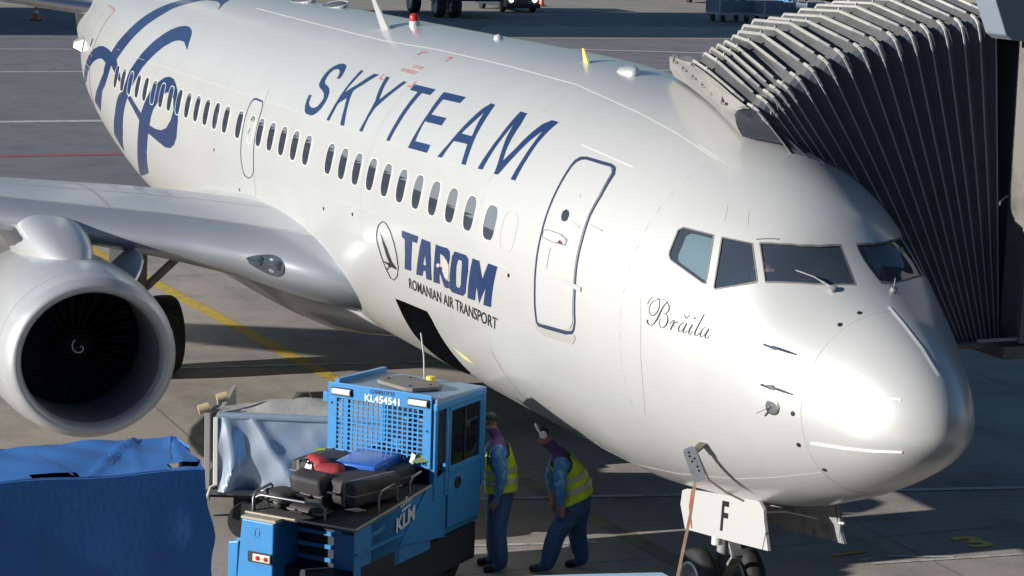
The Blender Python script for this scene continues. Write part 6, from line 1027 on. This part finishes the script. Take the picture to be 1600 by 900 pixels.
        m2 = bpy.data.meshes.new(name); bm.to_mesh(m2); bm.free(); m2.materials.clear(); m2.materials.append(m)
        c = bpy.data.objects.new(name, m2); COL.objects.link(c); c.parent = parent; return c
    hp_ = np.array(P(tuple(hd))); U = F * up.x + Rr * up.y + Vector((0, 0, up.z)); FW = F * fw.x + Rr * fw.y + Vector((0, 0, fw.z)); q = C - hp_
    hv = Vector(hp_)
    shell('hair', lambda f: f.material_index == 0 and (f.calc_center_median() - hv).dot(U) - .55 * (f.calc_center_median() - hv).dot(FW) > .03 and abs((f.calc_center_median() - hv).dot(Rr)) < .094, .010, mat('hair_dark', hair, .6, bump=.4, bs=120))
    ey = MB()
    for s_ in (-1, 1): ey.lathe([(-.006, .004), (0, .011), (.006, .004)], P(tuple(Vector(hd) + up * .028 + fw * .083 + Vector((0, s_ * .034, 0)))), tuple(FW), 8)
    c = obj('eyes', ey, mat('eye_dark', (.02, .015, .012), .3), o); mo = MB().bar(P(tuple(Vector(hd) - up * .062 + fw * .088 + Vector((0, -.024, 0)))), P(tuple(Vector(hd) - up * .062 + fw * .088 + Vector((0, .024, 0)))), .008); obj('mouth', mo, mat('lips', (.28, .10, .08), .6), o)
    if vest:
        isv = lambda f: f.material_index in (2, 5) and .0 < tpar(f.calc_center_median()) < .99 and (f.material_index == 2 or tpar(f.calc_center_median()) < .2)
        vv = shell('safety_vest', isv, .028, mat('hi_vis_yellow', (.52, .72, .035), .55, var=.08, vs=9, bump=.5, bs=14), o, .004, (0.0, .99))
        for lo, hi in ((.20, .31), (.46, .57)): shell('reflective_band', lambda f: isv(f) and lo < tpar(f.calc_center_median()) < hi, .036, mat('reflective_grey', (.42, .44, .42), .35, .2), vv, 0, (lo, hi))
    if 'headset' in J:
        hb = Vector(hp_) + U * .03
        obj('headset', MB().tube([hb + Rr * (.112 * math.cos(t)) + U * (.118 * math.sin(t)) + FW * .015 for t in np.linspace(0, pi, 13)], .014, 6), mat('headset_white', (.75, .75, .72), .4), o, smooth=50)
        obj('ear_cup', MB().lathe([(-.02, .03), (-.02, .04), (.015, .042), (.03, .03), (.03, 0)], hb - Rr * .105, tuple(-Rr), 14), MATS['headset_white'], o, smooth=50)
    return o
M_skin = mat('skin_tone', (.36, .20, .14), .55); M_navy = mat('navy_trousers', (.04, .095, .23), .8, var=.2, vs=6, bump=.3, bs=20)
M_slv = mat('patterned_sleeve', (.04, .20, .44), .65, bump=.2, bs=20, dirt=(.18, .36, .54), ds=18, dlo=.5, dhi=.6); M_pur = mat('purple_collar', (.10, .05, .16), .7); M_shoe = mat('black_shoe', (.012, .012, .014), .5)
WM = dict(head=M_skin, neck=M_pur, torso=M_pur, sleeve=M_slv, hand=M_skin, leg=M_navy, shoe=M_shoe)
FACE = (.384, .923)
person('person in a yellow vest and pale headset bending forward under the nose', (6.0, .81, 0), FACE,
       dict(pelvis=(-.06, 0, .82), chest=(.12, 0, 1.15), neck=(.25, 0, 1.34), head=(.335, 0, 1.455), look=(1, 0, -.35), lsh=(.17, -.23, 1.22), lel=(.17, -.285, .93), lwr=(.13, -.22, .68), rsh=(.17, .23, 1.22), rel=(.26, .27, .95), rwr=(.22, .18, .72),
            lhip=(-.06, -.1, .78), lkn=(.18, -.11, .46), lan=(.27, -.11, .09), lto=(.46, -.12, .05), rhip=(-.06, .1, .78), rkn=(-.03, .11, .45), ran=(-.10, .11, .09), rto=(.08, .13, .035), cuff=.35, headset=1), WM, group='ground staff in yellow vests')
person('person in a yellow vest standing right behind the cab of the blue tractor', (6.27, 1.53, 0), FACE,
       dict(pelvis=(0, 0, .88), chest=(.05, 0, 1.24), neck=(.08, 0, 1.47), head=(.12, 0, 1.59), look=(1, 0, -.3), lsh=(.05, -.23, 1.34), lel=(-.0, -.29, 1.05), lwr=(.05, -.25, .82), rsh=(.05, .23, 1.34), rel=(.18, .24, 1.1), rwr=(.38, .16, 1.02),
            lhip=(0, -.1, .84), lkn=(.04, -.12, .46), lan=(-.02, -.12, .09), lto=(.17, -.13, .035), rhip=(0, .1, .84), rkn=(.05, .11, .46), ran=(.05, .12, .09), rto=(.24, .14, .035), cuff=.9), WM, group='ground staff in yellow vests')
M_wsh = mat('white_shirt', (.75, .76, .76), .7, bump=.2, bs=20)
person('pilot in a white shirt seated behind the right cockpit windows', (2.71, .50, 2.39), (-1, .0),
       dict(pelvis=(-.15, 0, .62), chest=(-.08, 0, 1.02), neck=(.0, 0, 1.27), head=(.05, 0, 1.40), look=(1, 0, -.1), lsh=(-.12, -.2, 1.12), lel=(.02, -.24, .95), lwr=(.2, -.16, 1.0), rsh=(-.24, .27, 1.15), rel=(-.02, .30, 1.24), rwr=(.02, .13, 1.36), cuff=.35),
       dict(head=M_skin, neck=M_wsh, torso=M_wsh, sleeve=M_wsh, hand=M_skin, leg=M_navy, shoe=M_shoe), vest=False)

# ============================================================ GROUND
def ground_mat(name, col, dark, pale, grit=.12, spot=.3):
    m = bpy.data.materials.new(name); m.use_nodes = True; n = m.node_tree; b = n.nodes['Principled BSDF']; b.inputs['Roughness'].default_value = .9; b.inputs['Specular IOR Level'].default_value = .25
    tc = n.nodes.new('ShaderNodeTexCoord')
    def noise(sc, det, lo, hi, st=None):
        src = tc.outputs['Object']
        if st: mp = n.nodes.new('ShaderNodeMapping'); mp.inputs['Scale'].default_value = st; n.links.new(src, mp.inputs[0]); src = mp.outputs[0]
        no = n.nodes.new('ShaderNodeTexNoise'); no.inputs['Scale'].default_value = sc; no.inputs['Detail'].default_value = det; no.inputs['Roughness'].default_value = .6; n.links.new(src, no.inputs['Vector'])
        r = n.nodes.new('ShaderNodeMapRange'); r.inputs[1].default_value = lo; r.inputs[2].default_value = hi; n.links.new(no.outputs[0], r.inputs[0]); return r.outputs[0]
    def mix(f, a, c):
        mx = n.nodes.new('ShaderNodeMix'); mx.data_type = 'RGBA'; n.links.new(f, mx.inputs[0])
        for s_, k in ((a, 6), (c, 7)):
            if isinstance(s_, tuple): mx.inputs[k].default_value = (*s_, 1)
            else: n.links.new(s_, mx.inputs[k])
        return mx.outputs[2]
    def scale(f, k):
        ma = n.nodes.new('ShaderNodeMath'); ma.operation = 'MULTIPLY'; n.links.new(f, ma.inputs[0]); ma.inputs[1].default_value = k; return ma.outputs[0]
    c = mix(noise(.12, 6, .35, .65), col, pale); c = mix(scale(noise(.7, 8, .47, .70), .75), c, dark); c = mix(scale(noise(1.0, 6, .52, .72, (.12, 1.6, 1)), spot), c, dark); c = mix(scale(noise(30, 4, .45, .75), grit * 3), c, pale); c = mix(scale(noise(55, 3, .5, .7), grit * 3), c, dark)
    n.links.new(c, b.inputs['Base Color'])
    no = n.nodes.new('ShaderNodeTexNoise'); no.inputs['Scale'].default_value = 60; no.inputs['Detail'].default_value = 5; n.links.new(tc.outputs['Object'], no.inputs['Vector'])
    bp = n.nodes.new('ShaderNodeBump'); bp.inputs['Strength'].default_value = .35; bp.inputs['Distance'].default_value = .01; n.links.new(no.outputs[0], bp.inputs['Height']); n.links.new(bp.outputs[0], b.inputs['Normal'])
    MATS[name] = m; return m
M_asph = ground_mat('taxiway_asphalt', (.19, .18, .195), (.14, .134, .147), (.225, .214, .226))
M_conc = ground_mat('stand_concrete', (.335, .305, .27), (.17, .16, .147), (.40, .365, .325), .16, .35)
M_pale = ground_mat('sunlit_ground', (.30, .275, .24), (.21, .195, .175), (.36, .33, .29))  # paler ground colour used to paint strips of sunlight
def sheet(name, pts, z, m, lab=None):
    return struct(name, MB().add([(x, y, z) for x, y in pts], [tuple(range(len(pts)))]), m)
sheet('ground', [(-2500, -3000), (3500, -3000), (3500, 3000), (-2500, 3000)], 0, M_asph)
sheet('apron', [(-60, -60), (31, -60), (31, 80), (-60, 80)], .004, M_conc)
sheet('sunlit_strip', [(106.5, -200), (125, -200), (125, 60), (106.5, 60)], .004, M_pale)  # pale sheets here and below stand in for far sunlit strips
sheet('sunlit_strip', [(84.8, -200), (93.5, -200), (93.5, -33.5), (84.8, -29.0)], .004, M_pale)
M_ymk = mat('yellow_marking', (.52, .36, .045), .8, bump=.2, bs=60, dirt=(.20, .17, .12), ds=5, dlo=.5, dhi=.7)
M_wmk = mat('white_marking', (.55, .54, .51), .8, dirt=(.24, .22, .20), ds=4, dlo=.48, dhi=.7)
M_rmk = mat('red_marking', (.34, .10, .11), .8, dirt=(.16, .12, .12), ds=3)
def mark(name, a, b, w, m, z=.008):
    a = Vector((*a, 0)); b = Vector((*b, 0)); d = (b - a).normalized(); v_ = Vector((-d.y, d.x, 0)) * w / 2
    return sheet(name, [(p.x, p.y) for p in (a - v_, b - v_, b + v_, a + v_)], z, m)
for k_ in range(7): mark('slab_joint', (31 - 6.2 * k_, -40), (31 - 6.2 * k_, 60), .025, mat('joint_filler', (.22, .205, .19), .9), .006)
for k_ in range(9): mark('slab_joint', (-40, -21.7 + 6.2 * k_), (31, -21.7 + 6.2 * k_), .025, MATS['joint_filler'], .0065)
mark('lead_in_line', (12.5, -.0), (60, 2.9), .26, M_ymk); mark('lead_in_line', (5.2, -.45), (12.5, 0), .24, mat('worn_yellow', (.36, .29, .13), .85, dirt=(.22, .20, .17), ds=2.5, dlo=.42, dhi=.55)); mark('lead_in_line', (8.55, -.22), (8.85, -.21), .24, M_ymk, .014)
mark('stand_line', (9.5, 3.2), (7.0, -9.0), .11, M_wmk, .012)
mark('stand_line', (7.2, 1.6), (6.9, .1), .07, M_wmk, .012)
mark('stand_line', (17.2, 3.5), (16.0, -6.0), .10, M_wmk, .012)
mark('red_line', (43.0, 60), (43.0, -80), .42, M_rmk)
mark('taxi_line', (51.0, 80), (51.0, -90), .5, M_wmk); mark('taxi_line', (67.6, 80), (67.4, -90), .35, M_wmk); mark('taxi_line', (78.3, 80), (78.0, -26), .3, M_wmk)
mark('taxi_line', (79.5, -28), (74.2, -42), .5, M_wmk, .012)
mark('stand_line', (5.68, -2.1), (5.74, -2.6), .07, M_ymk, .012); mark('stand_line', (5.30, -2.4), (5.10, -4.6), .06, M_wmk, .012); mark('stand_line', (5.5, -2.7), (5.25, -3.4), .06, M_wmk, .016)
n3 = text_map('3', lambda u, w: np.stack([5.50 + .44 * w, -3.76 - .34 * u - .06 * (1 - w), 0 * u + .012], 1), .035); o3 = bpy.data.objects.new('stand_number', n3); COL.objects.link(o3); n3.materials.append(mat('fresh_yellow', (.75, .58, .07), .7)); o3['kind'] = 'structure'

# ============================================================ BACKGROUND
TB2 = thing('terminal_building', 'glass-fronted terminal behind the viewpoint, facing the parked jet', 'building', (-20, 0, 0))
obj('wall', MB().span((-26, -90, 0), (-17.6, 60, 4.2)), mat('terminal_wall', (.22, .22, .22), .7), TB2)
obj('parapet', MB().span((-26, -90, 12.2), (-17.4, 60, 13.4)), MATS['terminal_wall'], TB2)
obj('glass_front', MB().span((-25.8, -89.8, 4.2), (-17.8, 59.8, 12.2)), mat('terminal_glass', (.03, .04, .05), .12), TB2)
mul = None
for i in range(50):
    if mul is None: o = obj('mullion', MB().box((0, 0, 0), (.12, .08, 8)), M_grey, TB2); mul = o.data
    else: o = bpy.data.objects.new('mullion', mul); COL.objects.link(o); o.parent = TB2
    o.location = Vector((-17.76, -89 + 3 * i, 8.2)) - TB2.location
def fm_(name): return MB()
TBG = thing('terminal_building', 'long flat-roofed pier building beside the taxiway, out of the picture to the left', 'building', (96, 12, 0))
obj('wall', MB().span((86.3, -1.5, 0), (106.0, 40, 14.6)), mat('pier_wall', (.42, .41, .39), .7, var=.06, vs=.4), TBG)
obj('roof', MB().span((86, -1.8, 14.6), (106.3, 40.3, 15.1)), M_grey, TBG)
wme = None
for k in range(3):
    for i in range(9):
        mb = MB().box((0, 0, 0), (.06, 3.6, 1.9)) if wme is None else None
        if wme is None: o = obj('window', mb, M_pane, TBG); wme = o.data
        else: o = bpy.data.objects.new('window', wme); COL.objects.link(o); o.parent = TBG
        o.location = Vector((86.28, 1.5 + 4.2 * i, 3 + 4.2 * k)) - TBG.location
M_veh = mat('dark_vehicle_paint', (.03, .038, .055), .4, coat=.2)
M_hl = bpy.data.materials.new('headlight_lit'); M_hl.use_nodes = True; _b = M_hl.node_tree.nodes['Principled BSDF']; _b.inputs['Emission Color'].default_value = (1, .97, .88, 1); _b.inputs['Emission Strength'].default_value = 4
VN = thing('van', 'dark van with both headlights lit driving towards us on the taxiway', 'van', (105, -40.3, 0))
obj('body', MB(Matrix.Translation((105, -40.3, 0))).hexa([(0, -1.0, .28), (4.8, -1.0, .28), (4.8, 1.0, .28), (0, 1.0, .28), (.15, -.95, 1.0), (4.8, -.98, 1.0), (4.8, .98, 1.0), (.15, .95, 1.0)]).hexa([(.9, -.95, 1.0), (4.8, -.97, 1.0), (4.8, .97, 1.0), (.9, .95, 1.0), (1.7, -.85, 1.95), (4.7, -.85, 1.95), (4.7, .85, 1.95), (1.7, .85, 1.95)]), M_veh, VN, bevel=.05)
obj('windscreen', MB().hexa([(105.92, -41.12, 1.06), (105.92, -39.48, 1.06), (105.93, -39.48, 1.06), (105.93, -41.12, 1.06), (106.62, -41.02, 1.86), (106.62, -39.58, 1.86), (106.66, -39.58, 1.86), (106.66, -41.02, 1.86)]), M_pane, VN)
obj('bumper', MB().span((104.9, -41.3, .25), (105.05, -39.3, .5)), M_dark, VN, bevel=.03)
for y in (-39.6, -41.0): obj('headlight', MB().lathe([(0, .13), (.05, .11), (.06, 0)], (105.03, y, .70), (-1, 0, 0), 14), M_hl, VN)
for s_ in (105.8, 108.8):
    for y in (-39.4, -41.2): obj('wheel', MB().lathe([(-.1, 0), (-.1, .33), (.1, .33), (.1, 0)], (s_, y, .33), (0, 1, 0), 20), M_tyre, VN)
TG = thing('pushback_tractor', 'dark heavy tractor with big tyres on the taxiway beyond the jet roof', 'tractor', (100, -34, 0))
for y in (-33.5, -34.35): wheel('wheel', (100.2, y, .62), .62, .5, TG)
for y in (-33.5, -35.8): wheel('wheel', (104, y, .62), .62, .5, TG)
obj('body', MB().hexa([(99.6, -36.8, 1.0), (105, -36.8, .6), (105, -34.8, .6), (99.6, -34.8, 1.0), (99.8, -36.8, 2.0), (105, -36.8, 1.7), (105, -33.5, 1.7), (99.8, -33.3, 2.0)]).span((101, -36.2, 1.7), (103, -34.2, 2.7)), M_veh, TG, bevel=.06)
obj('bumper', MB().span((99.4, -36.8, .9), (99.65, -33.2, 1.25)), M_dark, TG)
VN2 = copy_tree(VN, (113.2, -57.5, 0), 'dark van parked far back above the grey dollies')
for c in VN2.children:
    if c.name.startswith('headlight'): c.data = c.data.copy(); c.data.materials[0] = M_blind
D0 = (98.3, -49.6)
DL = thing('baggage_dolly', 'leftmost of the grey-sided dollies near the top edge, with a pale sheet on it', 'baggage dolly', (D0[0], D0[1], 0), 'grey dollies in a row on the taxiway')
def DO(name, mb, m, **k):
    me = mb.mesh(name, k.pop('smooth', False), **k); me.materials.append(m); o = bpy.data.objects.new(name, me); COL.objects.link(o); o.parent = DL; return o
M_dsd = mat('dolly_side_grey', (.14, .18, .24), .6, var=.08, vs=2); M_dfr = mat('dolly_frame', (.40, .42, .42), .5)
DO('deck', MB().span((-.8, -1.05, .40), (.8, 1.05, .52)), M_dfr, bevel=.01)
for x in (-.78, .78): DO('side_panel', MB().span((x - .02, -1.0, .52), (x + .02, 1.0, 1.18)), M_dsd)
for y in (-1.0, 1.0): DO('end_panel', MB().span((-.78, y - .02, .52), (.78, y + .02, 1.18)), M_dsd)
for x in (-.8, .8):
    for y in (-1.02, 1.02):
        DO('post', MB().span((x - .03, y - .03, .5), (x + .03, y + .03, 1.25)), M_dfr)
        DO('wheel', MB().lathe([(-.05, 0), (-.05, .2), (.05, .2), (.05, 0)], (x * .75, y * .7, .2), (0, 1, 0), 16), M_tyre)
DO('tow_bar', MB().bar((0, 1.05, .4), (0, 1.7, .35), .06), M_strut)
copy_tree(DL, (97.0, -51.6, 0), 'middle one of the grey-sided dollies near the top edge'); copy_tree(DL, (95.8, -53.5, 0), 'rightmost of the grey-sided dollies, next to the bright blue loader')
sh = MB().grid([[(97.6 + .12 * i, -49.0 - .17 * j - .2, 1.2 + .09 * math.sin(i * 1.1) + .06 * math.sin(j * 1.7 + i)) for j in range(9)] for i in range(9)]); tag(obj('plastic_sheet', sh, mat('pale_plastic', (.6, .68, .72), .3), smooth=60), 'pale plastic sheet draped on the first grey dolly', 'sheet')
LD = thing('belt_loader', 'bright blue loader with two upright posts standing behind the bellows', 'loader', (101.5, -55.5, 0))
obj('chassis', MB().hexa([(100.8, -57.6, .3), (102.2, -57.6, .3), (102.2, -54.5, .3), (100.8, -54.5, .3), (100.9, -57.5, .7), (102.1, -57.5, .7), (102.1, -54.6, 1.1), (100.9, -54.6, 1.1)]), M_klm, LD, bevel=.04)
for y in (-54.8, -55.8): obj('post', MB().span((100.9, y - .06, 1.0), (101.02, y + .06, 3.0)), M_klm, LD)
obj('conveyor', MB().hexa([(101.2, -60, .6), (101.9, -60, .6), (101.9, -54, 1.5), (101.2, -54, 1.5), (101.2, -60, .8), (101.9, -60, .8), (101.9, -54, 1.7), (101.2, -54, 1.7)]), M_dark, LD)
for y in (-55, -57): obj('wheel', MB().lathe([(-.1, 0), (-.1, .3), (.1, .3), (.1, 0)], (101, y, .3), (1, 0, 0), 16), M_tyre, LD)
def cone(x, y, lab, h=.7):
    c = thing('traffic_cone', lab, 'traffic cone', (x, y, 0)); obj('cone', MB().lathe([(.04, .19), (h, .03), (h, 0)], (x, y, 0), (0, 0, 1), 16), mat('cone_orange', (.65, .12, .03), .5), c, smooth=40)
    obj('base', MB().span((x - .24, y - .24, .012), (x + .24, y + .24, .05)), M_dark, c); obj('band', MB().lathe([(h * .45, .126), (h * .65, .092)], (x, y, 0), (0, 0, 1), 16), M_door, c, smooth=40)
cone(95.9, -11.6, 'orange cone on the shaded taxiway near the top left corner', .75); cone(111.5, -44.2, 'red and white cone at the top edge right of the van with lit headlights', .8)
